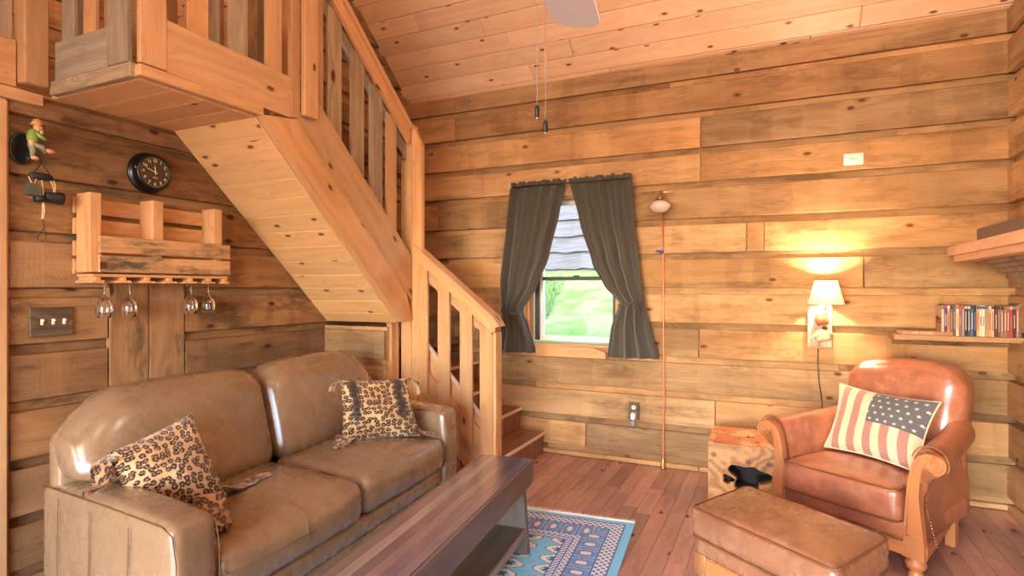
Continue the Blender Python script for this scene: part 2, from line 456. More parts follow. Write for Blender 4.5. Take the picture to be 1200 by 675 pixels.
m_greybox = plain('grey_box', (108, 92, 84), .5)
m_sage = plain('dried_sprig', (150, 150, 104), .8)
m_skin = plain('painted_resin_skin', (206, 146, 108), .5, var=.2)
m_green = plain('painted_resin_green', (122, 142, 66), .5, var=.3)
m_resin = plain('painted_resin_grey', (124, 124, 100), .5, var=.3)
m_rope = plain('cream_cord', (216, 190, 144), .8)
m_fringe = plain('cream_wool_fringe', (226, 220, 212), .9, var=.3, sc=90)

def glassmat(name, col=(1, 1, 1, 1), rough=0.0, ior=1.45):
    N = NT(name); b = N.n('ShaderNodeBsdfPrincipled')
    b.inputs['Base Color'].default_value = col; b.inputs['Roughness'].default_value = rough
    b.inputs['Transmission Weight'].default_value = 1.0; b.inputs['IOR'].default_value = ior
    N.link(b.outputs[0], N.out.inputs[0]); return N.mat
m_glass = glassmat('clear_glass')
def frostmat():
    N = NT('milky_pink_glass'); a = N.n('ShaderNodeBsdfPrincipled'); a.inputs['Base Color'].default_value = srgb(246, 226, 214); a.inputs['Roughness'].default_value = .12
    a.inputs['Transmission Weight'].default_value = .35; a.inputs['Coat Weight'].default_value = .5
    N.link(a.outputs[0], N.out.inputs[0]); return N.mat
m_frost = frostmat()
def panemat():
    N = NT('window_pane_glass'); g = N.n('ShaderNodeBsdfGlossy'); g.inputs['Roughness'].default_value = .02
    t = N.n('ShaderNodeBsdfTransparent'); f = N.n('ShaderNodeFresnel'); f.inputs[0].default_value = 1.3
    m = N.n('ShaderNodeMixShader'); N.link(f.outputs[0], m.inputs[0]); N.link(t.outputs[0], m.inputs[1]); N.link(g.outputs[0], m.inputs[2])
    N.link(m.outputs[0], N.out.inputs[0]); return N.mat
m_pane = panemat()
def shademat():
    N = NT('cream_lampshade'); d = N.n('ShaderNodeBsdfDiffuse'); d.inputs[0].default_value = srgb(244, 226, 186)
    t = N.n('ShaderNodeBsdfTranslucent'); t.inputs[0].default_value = srgb(190, 146, 84)
    m = N.n('ShaderNodeMixShader'); m.inputs[0].default_value = .13
    N.link(d.outputs[0], m.inputs[1]); N.link(t.outputs[0], m.inputs[2]); N.link(m.outputs[0], N.out.inputs[0]); return N.mat
m_shade = shademat()
def emit(name, col, s):
    N = NT(name); e = N.n('ShaderNodeEmission'); e.inputs[0].default_value = srgb(*col); e.inputs[1].default_value = s
    N.link(e.outputs[0], N.out.inputs[0]); return N.mat
m_bulb = emit('glowing_bulb', (255, 214, 150), 25)
def curtainmat():
    N = NT('charcoal_curtain_cloth'); u, v = N.uv()
    a = (u*900.0).sin()*.5+.5; b = (v*900.0).sin()*.5+.5
    sl = N.noise(N.vec(u*90, v*6), 1.0, 2.0)
    c = N.mix((a*.2+b*.2+sl*.5).clamp(), srgb(84, 76, 62), srgb(58, 52, 43))
    b_ = N.n('ShaderNodeBsdfPrincipled'); N.put(c, b_.inputs['Base Color']); b_.inputs['Roughness'].default_value = .75
    b_.inputs['Sheen Weight'].default_value = .3
    N.link(N.bump(a*b+sl, .25, .003), b_.inputs['Normal'])
    t = N.n('ShaderNodeBsdfTranslucent'); t.inputs[0].default_value = srgb(110, 96, 76)
    m = N.n('ShaderNodeMixShader'); m.inputs[0].default_value = .12
    N.link(b_.outputs[0], m.inputs[1]); N.link(t.outputs[0], m.inputs[2]); N.link(m.outputs[0], N.out.inputs[0]); return N.mat
m_curt = curtainmat()
def leopardmat(name, streaks=()):
    """rosettes on a tan hide; uv in metres"""
    N = NT(name); u, v = N.uv()
    wu = N.noise(N.vec(u*40, v*40), 1.0, 1.0)-.5; wv = N.noise(N.vec(u*40, v*40, 7.0), 1.0, 1.0)-.5
    p = N.vec((u+wu*.014)*29.0, (v+wv*.014)*33.0)
    d, c0 = N.voro(p, 1.0, 'F1', .6)
    brk = N.noise(N.vec(u*95, v*95, 2.0), 1.0, 1.0)
    ring = (d.ramp(.10, .20))*(1.0-d.ramp(.40, .50))*(brk.ramp(.36, .46))
    inner = 1.0-d.ramp(.26, .42)
    base = N.mix(N.noise(N.vec(u*5, v*5), 1.0, 2.0).ramp(.35, .7), srgb(158, 118, 78), srgb(196, 164, 122))
    c = N.mix(inner*.8, base, srgb(120, 78, 48)); c = N.mix(ring, c, srgb(40, 26, 20))
    for (s0, w) in streaks:
        k = (1.0-((u-s0).abs()+(brk-.5)*.03).ramp(w*.4, w))*((v+brk*.03).ramp(.13, .2))
        c = N.mix(k*.92, c, srgb(36, 24, 20))
    fur = N.noise(N.vec(u*500, v*60), 1.0, 2.0)
    return N.bsdf(c, .75, 0, N.bump(fur, .3, .003), .2, Sheen_Weight=.3)
m_leo = leopardmat('leopard_hide', ()); m_leo2 = leopardmat('leopard_hide_with_dark_bands', ((.075, .035), (.355, .04)))
m_suede = plain('tan_suede_back', (176, 140, 98), .9)
def flagmat():
    """uv in 0..1 across the pillow face; upright faded stripes, canton at the upper right"""
    N = NT('faded_flag_weave'); u, v = N.uv()
    tex = N.noise(N.vec(u*160, v*120), 1.0, 2.0); heath, _ = N.voro(N.vec(u*120, v*80), 1.0)
    st = ((u*5.5).fract() > .5)*1.0
    red = N.mix(heath.ramp(.1, .6)*.75, srgb(140, 84, 76), srgb(196, 150, 132))
    wh = N.mix(tex, srgb(226, 204, 168), srgb(204, 178, 140))
    c = N.mix(st, wh, red)
    can = (u > .4545)*(v > .44)
    # stars
    gx = (u-.4545)*11.5; gy = (v-.44)*9.6
    row = gy.floor(); sh = (row*.5).fract()
    fx = (gx+sh).fract()-.5; fy = gy.fract()-.5
    fx = fx*(.59/10.5*1.62/ .0562*.62)
    r = (fx*fx+fy*fy).sqrt()
    an = N.math('ARCTAN2', fx, fy)
    seg = 2*PI/5
    k = ((an/seg+.5).fract()-.5).abs()*seg
    star = (r*(k-rad(72)).cos()) < .27*math.cos(rad(72))
    blue = N.mix(heath.ramp(.1, .6)*.5, srgb(78, 78, 84), srgb(130, 124, 118))
    cc = N.mix(star*.85, blue, srgb(222, 210, 184))
    c = N.mix(can, c, cc)
    return N.bsdf(c, .9, 0, N.bump(tex, .25, .004), .15, Sheen_Weight=.2)
m_flag = flagmat()
m_flagpipe = plain('flag_pillow_cord', (214, 192, 156), .85)
RW, RL = 1.16, 2.3
def rugmat():
    N = NT('blue_bokhara_rug_pile'); u, v = N.uv()
    du = u.min(RW-u); dv = v.min(RL-v); d = du.min(dv)
    B = srgb(104, 186, 222); NV = srgb(46, 66, 124); CR = srgb(228, 218, 208); DB = srgb(86, 136, 194)
    tex = N.noise(N.vec(u*260, v*260), 1.0, 2.0)
    fleck, _ = N.voro(N.vec(u*110, v*110), 1.0, 'F1', .6)
    def band(a, b): return (d > a)*(d < b)
    def line(a, w=.004): return ((d-a).abs() < w)*1.0
    # field guls
    gx = ((u-.04)/.2); gy = ((v-.09)/.105)
    fx = (gx.fract()-.5).abs(); fy = (gy.fract()-.5).abs()
    oc = fx.max(fy*.86).max((fx+fy)*.72)
    wig = N.noise(N.vec(u*120, v*120, 4), 1.0, 1.0)*.05
    c = B
    c = N.mix(((oc+wig) < .40)*1.0, c, NV); c = N.mix(((oc+wig) < .37)*(fleck.ramp(.1, .35)*.6+.4), c, CR)
    c = N.mix(((oc+wig) < .22)*1.0, c, B); 
    cross = ((fx-fy*.5).abs() < .05)*(oc < .2)
    c = N.mix(cross*1.0, c, NV)
    hx = ((gx+.5).fract()-.5).abs(); hy = ((gy+.5).fract()-.5).abs()
    small = (hx*1.4+hy*1.2) < .17
    c = N.mix(small*(fleck.ramp(.2, .4))*.8, c, srgb(150, 140, 170))
    c = N.mix((d < .338)*1.0, c, B)
    # borders
    def diam(sc, t=.5):
        a = ((u+v)*sc).fract()-.5; b = ((u-v)*sc).fract()-.5
        return (a.abs().min(b.abs())) < .15
    c = N.mix(band(.05, .34)*1.0, c, DB)
    c = N.mix(band(.055, .125)*diam(26)*.9, c, CR); c = N.mix(band(.055, .125)*(1.0-diam(26)*1.0)*(fleck.ramp(.3, .45))*.8, c, NV)
    c = N.mix(band(.262, .296)*diam(30)*.9, c, CR); c = N.mix(band(.302, .334)*(((u-v)*34.0).fract() < .42)*.85, c, CR)
    along = N.mix((du < dv)*1.0, N.vec(u), N.vec(v))
    sp = N.n('ShaderNodeSeparateXYZ'); N.link(along, sp.inputs[0]); al = V(N, sp.outputs[0])
    m = ((al/.1).fract()-.5).abs(); q = ((d-.195)/.13).abs()
    med = (m*1.5).max(q)*.7+(m*1.2+q)*.3
    c = N.mix(band(.135, .255)*(med < .3)*1.0, c, NV); c = N.mix(band(.135, .255)*(med < .25)*(fleck.ramp(.1, .3)), c, CR)
    c = N.mix(band(.135, .255)*(med > .52)*(fleck < .28)*.7, c, CR)
    c = N.mix(band(.135, .255)*(m > .47)*1.0, c, NV)
    for a in (.05, .13, .258, .299, .338): c = N.mix(line(a, .003), c, NV)
    c = N.mix((dv < .014)*1.0, c, srgb(236, 236, 236))
    c = N.mix((du < .006)*.8, c, B)
    return N.bsdf(c, .95, 0, N.bump(tex, .4, .006), .1, Sheen_Weight=.3)
m_rug = rugmat()
def grassmat():
    N = NT('lawn_soil'); x, y, z = N.obj(); p = N.vec(x, y, z)
    a = N.noise(p, 2.2, 4.0); b = N.noise(p, 30, 3.0)
    c = N.mix(a.ramp(.4, .62), srgb(76, 98, 44), srgb(104, 104, 72)); c = N.mix((b-.3).clamp(), c, srgb(58, 76, 36))
    return N.bsdf(c, .9, 0, N.bump(b, .5, .05), .1)
m_lawn = grassmat(); m_blade = plain('grass_blade', (82, 108, 48), .7, var=.3, sc=3)
m_shingle = wood('weathered_grey_siding', (84, 82, 81), (46, 45, 44), grain=.3, fine=.7, knots=0, stain=.3, staincol=(70, 66, 62), rough=.9, spec=.1)
# ================================================================== the room
ZJ = [0.06, .29, .535, .785, 1.032, 1.279, 1.526, 1.77, 2.03, 2.27, 2.53, 2.765]
XL, XR, YB, YF = -3.0, 1.265, 4.275, -2.3      # inner faces of the recessed boards
XLOFT = -5.4
CEIL0, SLOPE = 2.935, .8
def ceil_z(y):
    top = CEIL0+SLOPE*(YB-1.0)
    return CEIL0+SLOPE*(YB-y) if y > 1.0 else top-SLOPE*(1.0-y)
def plank_wall(mb, o, ax, nrm, L, rows, hole=None, cuts=None, th=.036, gap=.0235, topz=None, joints=None, seed=1, mi=0, back=True, maxlen=2.4):
    """horizontal planks proud of a recessed backing; o origin at z=0, ax along wall, nrm into the room"""
    r = random.Random(seed); o = Vector(o); ax = Vector(ax); nrm = Vector(nrm); up = Vector((0, 0, 1))
    R = Matrix((ax, nrm, up)).transposed()
    for k in range(len(rows)-1):
        z0, z1 = rows[k], rows[k+1]
        spans = [(0.0, L)]
        if cuts:
            for (a, b, c0, c1) in cuts:       # a..b along wall, c0..c1 height: removed
                if z1 > c0+.01 and z0 < c1-.01:
                    ns = []
                    for s0, s1 in spans:
                        if a > s0: ns.append((s0, min(a, s1)))
                        if b < s1: ns.append((max(b, s0), s1))
                    spans = [q for q in ns if q[1]-q[0] > .02]
        zz0, zz1 = z0+gap, z1-gap
        for s0, s1 in spans:
            x = s0
            jl = list((joints or {}).get(k, [])) 
            while x < s1-1e-6:
                e = next((j for j in jl if j > x+.05), None) if joints else None
                if e is None: e = x+r.uniform(.9, maxlen) if not joints else s1
                if s1-e < .35: e = s1
                e = min(e, s1)
                g = .0022
                zt = zz1
                c = o+ax*((x+e)/2)+nrm*(th/2-.004)+up*((zz0+zt)/2)
                hh = r.uniform(-.004, .004)
                k_ = r.choice((.72, .83, .92, .98, 1.03, 1.1))*r.uniform(.95, 1.05); w_ = r.uniform(-.05, .08)
                mb.box(c+nrm*hh, (e-x-2*g, th, zt-zz0), R, 0, .004, (k_*(1+w_), k_, k_*(1-w_*1.4)), mi, (r.uniform(0, 90), r.uniform(0, 90)))
                x = e
        # strip filling the joint, set back under the lower edge of the plank above
        for s0, s1 in spans:
            x = s0
            while x < s1-1e-6 and k:
                e = x+r.uniform(1.3, 3.2)
                if s1-e < .5: e = s1
                e = min(e, s1); k_ = (r.choice((.72, .88, 1.0, 1.1, 1.15)) if z0 > 1.2 else r.choice((.5, .62, .74, .86, 1.0)))*r.uniform(.93, 1.05); w_ = r.uniform(-.02, .08); d_ = r.uniform(.003, .008)  # low strips tinted darker, painting the shade under the planks
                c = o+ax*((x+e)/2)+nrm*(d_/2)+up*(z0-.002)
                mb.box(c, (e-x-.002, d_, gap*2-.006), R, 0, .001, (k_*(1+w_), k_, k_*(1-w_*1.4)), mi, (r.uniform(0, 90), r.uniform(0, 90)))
                x = e
        # recessed backing
        if back:
            for s0, s1 in [(0.0, L)] if not cuts else spans:
                k_ = r.uniform(.85, 1.15)
                c = o+ax*((s0+s1)/2)-nrm*.0125+up*((z0+z1)/2)
                mb.box(c, (s1-s0, .024, z1-z0), R, 0, 0.0005, (k_*1.03, k_, k_*.95), mi, (r.uniform(0, 90), r.uniform(0, 90)))
rows_full = ZJ+[2.935]
rows_full[0] = .0
rows_b = [-.02, .06]+ZJ[1:]+[2.94]
# ---- back wall, with the window hole
WX0, WX1, WZ0, WZ1 = -1.82, -1.08, .865, 2.02
mb = MB()
o0 = XLOFT
rows = [-.02]+ZJ+[2.94]
jw = {12: [2.91], 11: [2.91], 10: [1.2, 4.91], 9: [2.2, 4.91], 8: [2.75], 7: [1.8, 5.21, 5.32], 6: [2.4, 5.9], 5: [1.2, 3.1], 4: [2.9, 4.90], 3: [2.1, 6.1], 2: [5.01], 1: [4.07], 0: [4.9]}
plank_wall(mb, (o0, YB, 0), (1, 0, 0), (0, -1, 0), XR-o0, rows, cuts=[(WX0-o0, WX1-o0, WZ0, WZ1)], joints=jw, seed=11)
# rows clipped by the window are filled back above and below the opening
R_ = Matrix(((1, 0, 0), (0, -1, 0), (0, 0, 1))).transposed()
for z0, z1 in ((ZJ[3]+.021, WZ0), (WZ1, ZJ[8]-.021)):
    if z1-z0 > .01: mb.box(((WX0+WX1)/2, YB-.010, (z0+z1)/2), (WX1-WX0, .028, z1-z0), None, 0, .002, tn(.8, .95))
for z0, z1 in ((ZJ[3], WZ0), (WZ1, ZJ[8])):
    mb.box(((WX0+WX1)/2, YB+.012, (z0+z1)/2), (WX1-WX0, .024, z1-z0), None, 0, .001, tn(.8, .95))
tag(mb.build('wall_back', m_log), 'rough sawn horizontal plank wall with the curtained window', kind='structure')
# ---- left wall: lower part along the sofa, upper part by the corner
mb = MB()
YT = 1.33                                    # near end of the planked part
lo_rows = [-.02]+ZJ[0:8]+[2.03, 2.155]
cuts = [(1.735-YT, 2.136-YT, .0, 1.40)]
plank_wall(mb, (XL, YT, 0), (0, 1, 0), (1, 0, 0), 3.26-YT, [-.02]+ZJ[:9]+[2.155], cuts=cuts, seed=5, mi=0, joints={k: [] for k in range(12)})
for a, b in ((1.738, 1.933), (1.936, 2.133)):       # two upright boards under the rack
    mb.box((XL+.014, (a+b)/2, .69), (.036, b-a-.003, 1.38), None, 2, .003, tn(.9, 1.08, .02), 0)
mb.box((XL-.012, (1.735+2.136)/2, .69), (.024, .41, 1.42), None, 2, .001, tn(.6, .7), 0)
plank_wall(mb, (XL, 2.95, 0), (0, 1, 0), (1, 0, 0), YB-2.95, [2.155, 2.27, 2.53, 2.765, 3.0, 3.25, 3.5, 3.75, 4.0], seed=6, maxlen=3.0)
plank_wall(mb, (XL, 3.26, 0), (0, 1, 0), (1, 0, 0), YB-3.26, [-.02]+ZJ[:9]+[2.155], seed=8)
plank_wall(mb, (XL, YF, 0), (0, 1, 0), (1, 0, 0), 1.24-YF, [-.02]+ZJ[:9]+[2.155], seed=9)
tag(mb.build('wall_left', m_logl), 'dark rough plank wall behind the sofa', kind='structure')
mb = MB(); mb.box((XL+.02, 1.283, 1.05), (.07, .085, 2.10), None, 2, .012, tn(.95, 1.0), 0)
tag(mb.build('trim_1', m_stair), 'upright trim board at the left edge', kind='structure')
mb = MB()
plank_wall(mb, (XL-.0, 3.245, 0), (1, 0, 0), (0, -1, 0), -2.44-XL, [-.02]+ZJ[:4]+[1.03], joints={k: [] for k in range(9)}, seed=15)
tag(mb.build('wall_partition', m_log), 'short plank wall closing the space under the stair landing', kind='structure')
mb = MB()
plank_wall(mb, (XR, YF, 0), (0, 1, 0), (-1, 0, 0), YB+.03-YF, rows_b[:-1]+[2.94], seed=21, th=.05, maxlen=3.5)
zz = 2.94
while zz < 5.6:
    half = (5.56-zz)/SLOPE
    y0 = max(YF, 1.0-half); y1 = min(YB, 1.0+half)
    if y1-y0 < .1: break
    mb.box((XR+.0, (y0+y1)/2, zz+.12), (.04, y1-y0, .235), None, 1, .004, tn(), 0); zz += .245
tag(mb.build('wall_right', m_log), 'plank wall at the right edge', kind='structure')
# loft side wall, rear wall with glazed opening
mb = MB()
zz = 2.2
while zz < 5.6:
    half = (5.56-zz)/SLOPE if zz > 2.9 else 9
    y0 = max(YF, 1.0-half); y1 = min(YB, 1.0+half)
    if y1-y0 < .1: break
    mb.box((XLOFT, (y0+y1)/2, zz+.12), (.04, y1-y0, .235), None, 1, .004, tn(), 0); zz += .245
tag(mb.build('wall_loft', m_log), 'plank wall at the back of the loft', kind='structure')
mb = MB()
DX0, DX1, DZ1 = -2.2, .6, 2.2
for x0, x1, z0, z1 in ((XLOFT, DX0, 0, DZ1), (DX1, XR, 0, DZ1), (XLOFT, XR, DZ1, 2.95)):
    z = z0
    while z < z1-.01:
        h = min(.245, z1-z); mb.box(((x0+x1)/2, YF-.02, z+h/2), (x1-x0, .04, h-.008), None, 0, .004, tn(), 0); z += h
tag(mb.build('wall_rear', m_log), 'plank wall behind the viewer', kind='structure')
# ---- floor
mb = MB(); bw = .092; x = XL-.05; r = random.Random(3)
while x < XR+.05:
    y = YF-r.uniform(0, .8)
    while y < YB:
        L = r.uniform(.35, 1.25); y1 = min(y+L, YB+.02); yy = max(y, YF)
        if y1-yy > .02:
            k_ = r.choice((.72, .85, .95, 1.0, 1.08, 1.18)); w_ = r.uniform(-.05, .05)
            mb.box((x+bw/2, (yy+y1)/2, -.009), (bw-.0012, y1-yy-.0015, .018), None, 1, .0012, (k_*(1+w_), k_, k_*(1-w_)), 0, (r.uniform(0, 90), r.uniform(0, 90)))
        y = y1
    x += bw
tag(mb.build('floor', m_floor), 'reddish brown hardwood strip floor', kind='structure')
mb = MB(); mb.box(((XLOFT+XR)/2, (YF+YB)/2, -.05), (XR-XLOFT+.3, YB-YF+.3, .06), None, 0, .001, (.25, .25, .25))
tag(mb.build('floor_slab', m_floor), 'dark layer below the floor strips', kind='structure')
mb = MB(); mb.box(((XLOFT+XL)/2-.02, (YF+YB)/2, 2.13), (XL-XLOFT-.04, YB-YF, .1), None, 0, .004, (1, 1, 1))
tag(mb.build('floor_loft', m_pine), 'board floor of the loft', kind='structure')
# ---- pitched ceiling of tongue and groove pine
def ceiling_side(mb, y0, y1, seed):
    r = random.Random(seed); z0, z1 = ceil_z(y0), ceil_z(y1)
    p0 = Vector((0, y0, z0)); d = (Vector((0, y1, z1))-p0); L = d.length; d.normalize(); nn = Vector((0, -d.z, d.y)) if d.y > 0 else Vector((0, d.z, -d.y))
    X = Vector((1, 0, 0)); Rm = Matrix((X, d, X.cross(d))).transposed()
    w = .143; s = .055 if y1 < y0 else 0.0; a = 0.0
    while a < L:
        b = min(a+(s or w), L); s = 0; x = XLOFT-.1-r.uniform(0, 1.5)
        while x < XR+.05:
            x1 = min(x+r.uniform(1.2, 2.8), XR+.05)
            c = p0+d*((a+b)/2)+X*((x+x1)/2)
            off = X.cross(d)*(.012 if X.cross(d).z > 0 else -.012)
            k_ = r.uniform(.88, 1.06); w_ = r.uniform(-.02, .03)
            mb.box(c+off, (x1-x-.0015, b-a-.003, .024), Rm, 0, .006, (k_*(1+w_), k_, k_*(1-w_)), 0, (r.uniform(0, 90), r.uniform(0, 90)))
            x = x1
        a = b
mb = MB(); ceiling_side(mb, YB+.02, 1.0, 31); ceiling_side(mb, YF-.02, 1.0, 32)
tag(mb.build('ceiling', m_pine), 'pitched ceiling of knotty pine boards', kind='structure')

mb = MB()  # unseen slabs added to stop sky light leaking through the ceiling joints
for y0, y1 in ((YB+.35, .98), (YF-.35, 1.02)):
    z0, z1 = ceil_z(y0)+.10, ceil_z(y1)+.10; L = math.hypot(y1-y0, z1-z0); a = math.atan2(z1-z0, y1-y0)
    mb.box(((XLOFT+XR)/2, (y0+y1)/2, (z0+z1)/2), (XR-XLOFT+.5, L, .06), Rx(a), 0, .002, (.4, .4, .4))
tag(mb.build('roof', m_grey), 'unseen roof deck added above the pine ceiling', kind='structure')
mb = MB(); mb.box((XR+.07, (YF+YB)/2, 2.7), (.06, YB-YF+.3, 5.6), None, 1, .002, (.5, .5, .5)); mb.box((XLOFT-.07, (YF+YB)/2, 2.7), (.06, YB-YF+.3, 5.6), None, 1, .002, (.5, .5, .5))
tag(mb.build('wall_sheathing', m_grey), 'outer sheathing behind the plank walls', kind='structure')
# ================================================================== window
win = tag(empty('window_1', ((WX0+WX1)/2, YB, WZ0)), 'single hung window behind the dark curtains', kind='structure')
def kid(mb, name, mat, par, **k):
    o = mb.build(name, mat, par, origin=tuple(par.matrix_world.translation) if False else tuple(par.location), **k)
    o.location = (0, 0, 0); 
    if abs(par.rotation_euler[2]) > 1e-9: raise Exception('kid(): rotated parent')
    return o
mb = MB()
jl = .085
for x0, x1 in ((WX0, WX0+.02), (WX1-.02, WX1)): mb.box(((x0+x1)/2, YB+.05, (WZ0+WZ1)/2), (x1-x0, .16, WZ1-WZ0), None, 2, .002)
mb.box(((WX0+WX1)/2, YB+.05, WZ1-.01), (WX1-WX0-.04, .16, .02), None, 0, .002)
kid(mb, 'jamb_liner', m_stair, win)
mb = MB()
for x in (WX0+.058, WX1-.04): mb.box((x, YB+.055, (WZ0+1.75)/2), (.038 if x < -1.5 else .036, .03, 1.75-WZ0-.03), None, 2, .004)
kid(mb, 'dark_side_track', m_dark, win, label='dark green track beside the sash')
mb = MB(); GX0, GX1 = WX0+.098, WX1-.062
zb, zm, zt = WZ0+.012, 1.375, WZ1-.03
for x in (GX0-.012, GX1+.012): mb.box((x, YB+.085, (zb+zt)/2), (.024, .05, zt-zb), None, 2, .003)
mb.box(((GX0+GX1)/2, YB+.085, zb+.02), (GX1-GX0, .05, .04), None, 0, .004)
mb.box(((GX0+GX1)/2, YB+.085, zt-.015), (GX1-GX0, .05, .03), None, 0, .004)
kid(mb, 'sash_frame', m_vinyl, win)
mb = MB(); mb.box(((GX0+GX1)/2, YB+.075, zm), (GX1-GX0, .04, .028), None, 0, .004); mb.box(((GX0+GX1)/2, YB+.05, zm+.018), (.05, .02, .014), None, 0, .003)
kid(mb, 'meeting_rail', m_dark, win, label='dark meeting rail across the middle')
mb = MB(); mb.box(((GX0+GX1)/2, YB+.09, (zb+zt)/2), (GX1-GX0, .004, zt-zb-.03), None, 0, .0005)
kid(mb, 'pane', m_pane, win)
mb = MB()
for k in range(46): mb.ball((WX0+.082, YB+.035, 1.30-k*.0082), .0032, 4)
mb.tube([(WX0+.082, YB+.035, 1.31), (WX0+.082, YB+.035, .92)], .001, 5)
kid(mb, 'bead_chain', m_steel, win)
mb = MB()
mb.box((-1.46, YB-.035, WZ0-.005), (.80, .075, .026), None, 0, .004, tn(.95, 1.05))
mb.prism([(-1.915, .768), (-1.165, .768), (-1.165, .815), (-1.28, .852), (-1.915, .852)], (0, YB-.068, 0), (1, 0, 0), (0, 0, 1), (0, .026, 0), (1, 0), tn(1.0, 1.1))
kid(mb, 'sill', m_stair, win)
mb = MB()
for x, z, w, h in ((WX0-.03, 1.45, .06, 1.1), (WX1+.03, 1.45, .06, 1.1)): mb.box((x, YB-.05, z), (w, .026, h), None, 2, .003, tn(.95, 1.05))
mb.box(((WX0+WX1)/2, YB-.05, WZ1+.03), (WX1-WX0+.12, .026, .07), None, 0, .003, tn(.95, 1.05))
kid(mb, 'casing', m_stair, win)
# unseen rear doors, added as the opening for the cool fill light
dr = tag(empty('door_1', ((DX0+DX1)/2, YF, 0)), 'unseen glazed doors added behind the viewer', kind='structure')
mb = MB()
for x in (DX0+.04, (DX0+DX1)/2, DX1-.04): mb.box((x, YF-.02, DZ1/2), (.08, .06, DZ1), None, 2, .004)
for z in (.05, DZ1-.04): mb.box(((DX0+DX1)/2, YF-.02, z), (DX1-DX0, .05, .09), None, 0, .004)
kid(mb, 'door_frame', m_vinyl, dr)

# ================================================================== outdoors, seen through the window
mb = MB(); r = random.Random(4)
def gz(x, y): return .30+(y-5.0)*.262+mnoise.noise(Vector((x*.7, y*.7, 0)))*.07
mb.grid(lambda i, j: (-9+i*.3, 4.7+j*.2, gz(-9+i*.3, 4.7+j*.2)-.0), 47, 34)
tag(mb.build('ground_lawn', m_lawn, smooth=True), 'grassy bank outside the window', kind='structure')
mb = MB()
for k in range(16000):
    x = r.uniform(-4.8, -1.6); y = 5.2+4.5*r.random()
    x = -1.2-(y*.36)+r.uniform(-1.1, 1.1)*(y/8)
    if mnoise.noise(Vector((x*1.6, y*1.6, 3.0))) < -.12 and r.random() < .8: continue
    h = r.uniform(.05, .13); a = r.uniform(0, 6.28); w = r.uniform(.006, .012); z = gz(x, y)-.01
    dx, dy = math.cos(a)*w, math.sin(a)*w; lx, ly = r.uniform(-.04, .04), r.uniform(-.04, .04)
    b = len(mb.v); mb.v += [(x-dx, y-dy, z), (x+dx, y+dy, z), (x+lx, y+ly, z+h)]
    k_ = r.uniform(.7, 1.1); mb.face((b, b+1, b+2), [(0, 0)]*3, 0, (k_, k_, k_))
tag(mb.build('lawn_grass', m_blade), 'green grass blades growing on the bank outside the window', 'grass', kind='stuff')
hb = empty('shingled_house', (-4.0, 10.2, 1.5), 0, 'pale grey shingle clad house wall beyond the grass', 'building')
mb = MB()
for k in range(16):
    z = 1.35+k*.30; x = -9.0
    while x < 1.5:
        w = r.uniform(.7, 1.7); n = 8; pts = []
        for i in range(n+1): pts.append((x+w*i/n, z+r.uniform(-.018, .018)))
        pts += [(x+w, z+.34), (x, z+.34)]
        k_ = r.uniform(.86, 1.05); mb.prism(pts, (0, 10.0+.02, 0), (1, 0, 0), (0, .0, 1), (0, .03, 0), (1, 0), (k_, k_, k_))
        # tilt: bottom edge proud
        n2 = (n+3)*2
        for q in range(len(mb.v)-n2, len(mb.v)):
            X_, Y_, Z_ = mb.v[q]; mb.v[q] = (X_, Y_-(.05 if Z_ < z+.2 else 0), Z_)
        x += w
kid(mb, 'siding', m_shingle, hb)
mb = MB(); mb.box((-3.8, 10.4, 3.4), (10.5, .6, 5.0), None, 0, .01, (.8, .8, .8)); kid(mb, 'wall', m_shingle, hb)
# ================================================================== staircase
st = empty('staircase', (-2.33, 3.38, 0), 0, 'L-shaped plank staircase rising past the sofa to the loft', 'staircase')
XS = -2.33
def k(mb, name, mat, label=None, **kw):
    o = mb.build(name, mat, st, origin=tuple(st.location), label=label, **kw); o.location = (0, 0, 0); return o
def yz(mb, poly, x0, x1, grain=(1, 0), tint=None, mi=0):
    mb.prism(poly, (x0, 0, 0), (0, 1, 0), (0, 0, 1), (x1-x0, 0, 0), grain, tint or tn(.9, 1.05), mi)
def xz(mb, poly, y0, y1, grain=(1, 0), tint=None, mi=0):
    mb.prism(poly, (0, y0, 0), (1, 0, 0), (0, 0, 1), (0, y1-y0, 0), grain, tint or tn(.9, 1.05), mi)
# upper flight stringer: a narrow lower board and a wide upper board
mb = MB(); yz(mb, [(2.075, 2.16), (2.30, 2.195), (3.30, 1.27), (3.375, 1.08), (3.235, 1.07)], XS-.03, XS+.012, (1, -.93)); k(mb, 'stringer_lower_board', m_stair)
mb = MB(); yz(mb, [(2.304, 2.201), (2.44, 2.365), (3.378, 1.52), (3.378, 1.208), (3.304, 1.276)], XS-.03, XS+.004, (1, -.93), tn(.86, .9)); k(mb, 'stringer', m_stair)
# soffit boards under the upper flight and the landing
def soffit(pts_a, pts_b, name, n_w=.125):
    a0, a1 = map(Vector, pts_a); d = a1-a0; L = d.length; d.normalize(); X = Vector((1, 0, 0)); nn = X.cross(d)
    mb = MB(); s = 0
    while s < L-1e-4:
        e = min(s+n_w, L); x0, x1 = XL+.03, XS-.032
        c = a0+d*((s+e)/2)+X*((x0+x1)/2)+nn*(.011 if nn.z > 0 else -.011)
        mb.box(c, (x1-x0, e-s-.001, .022), Matrix((X, d, nn)).transposed(), 0, .0035, tn(.93, 1.05, .02)); s = e
    return k(mb, name, m_soffit)
soffit(((0, 2.07, 2.15), (0, 3.24, 1.06)), None, 'soffit')
soffit(((0, 1.49, 2.15), (0, 2.07, 2.15)), None, 'landing_soffit', .15)
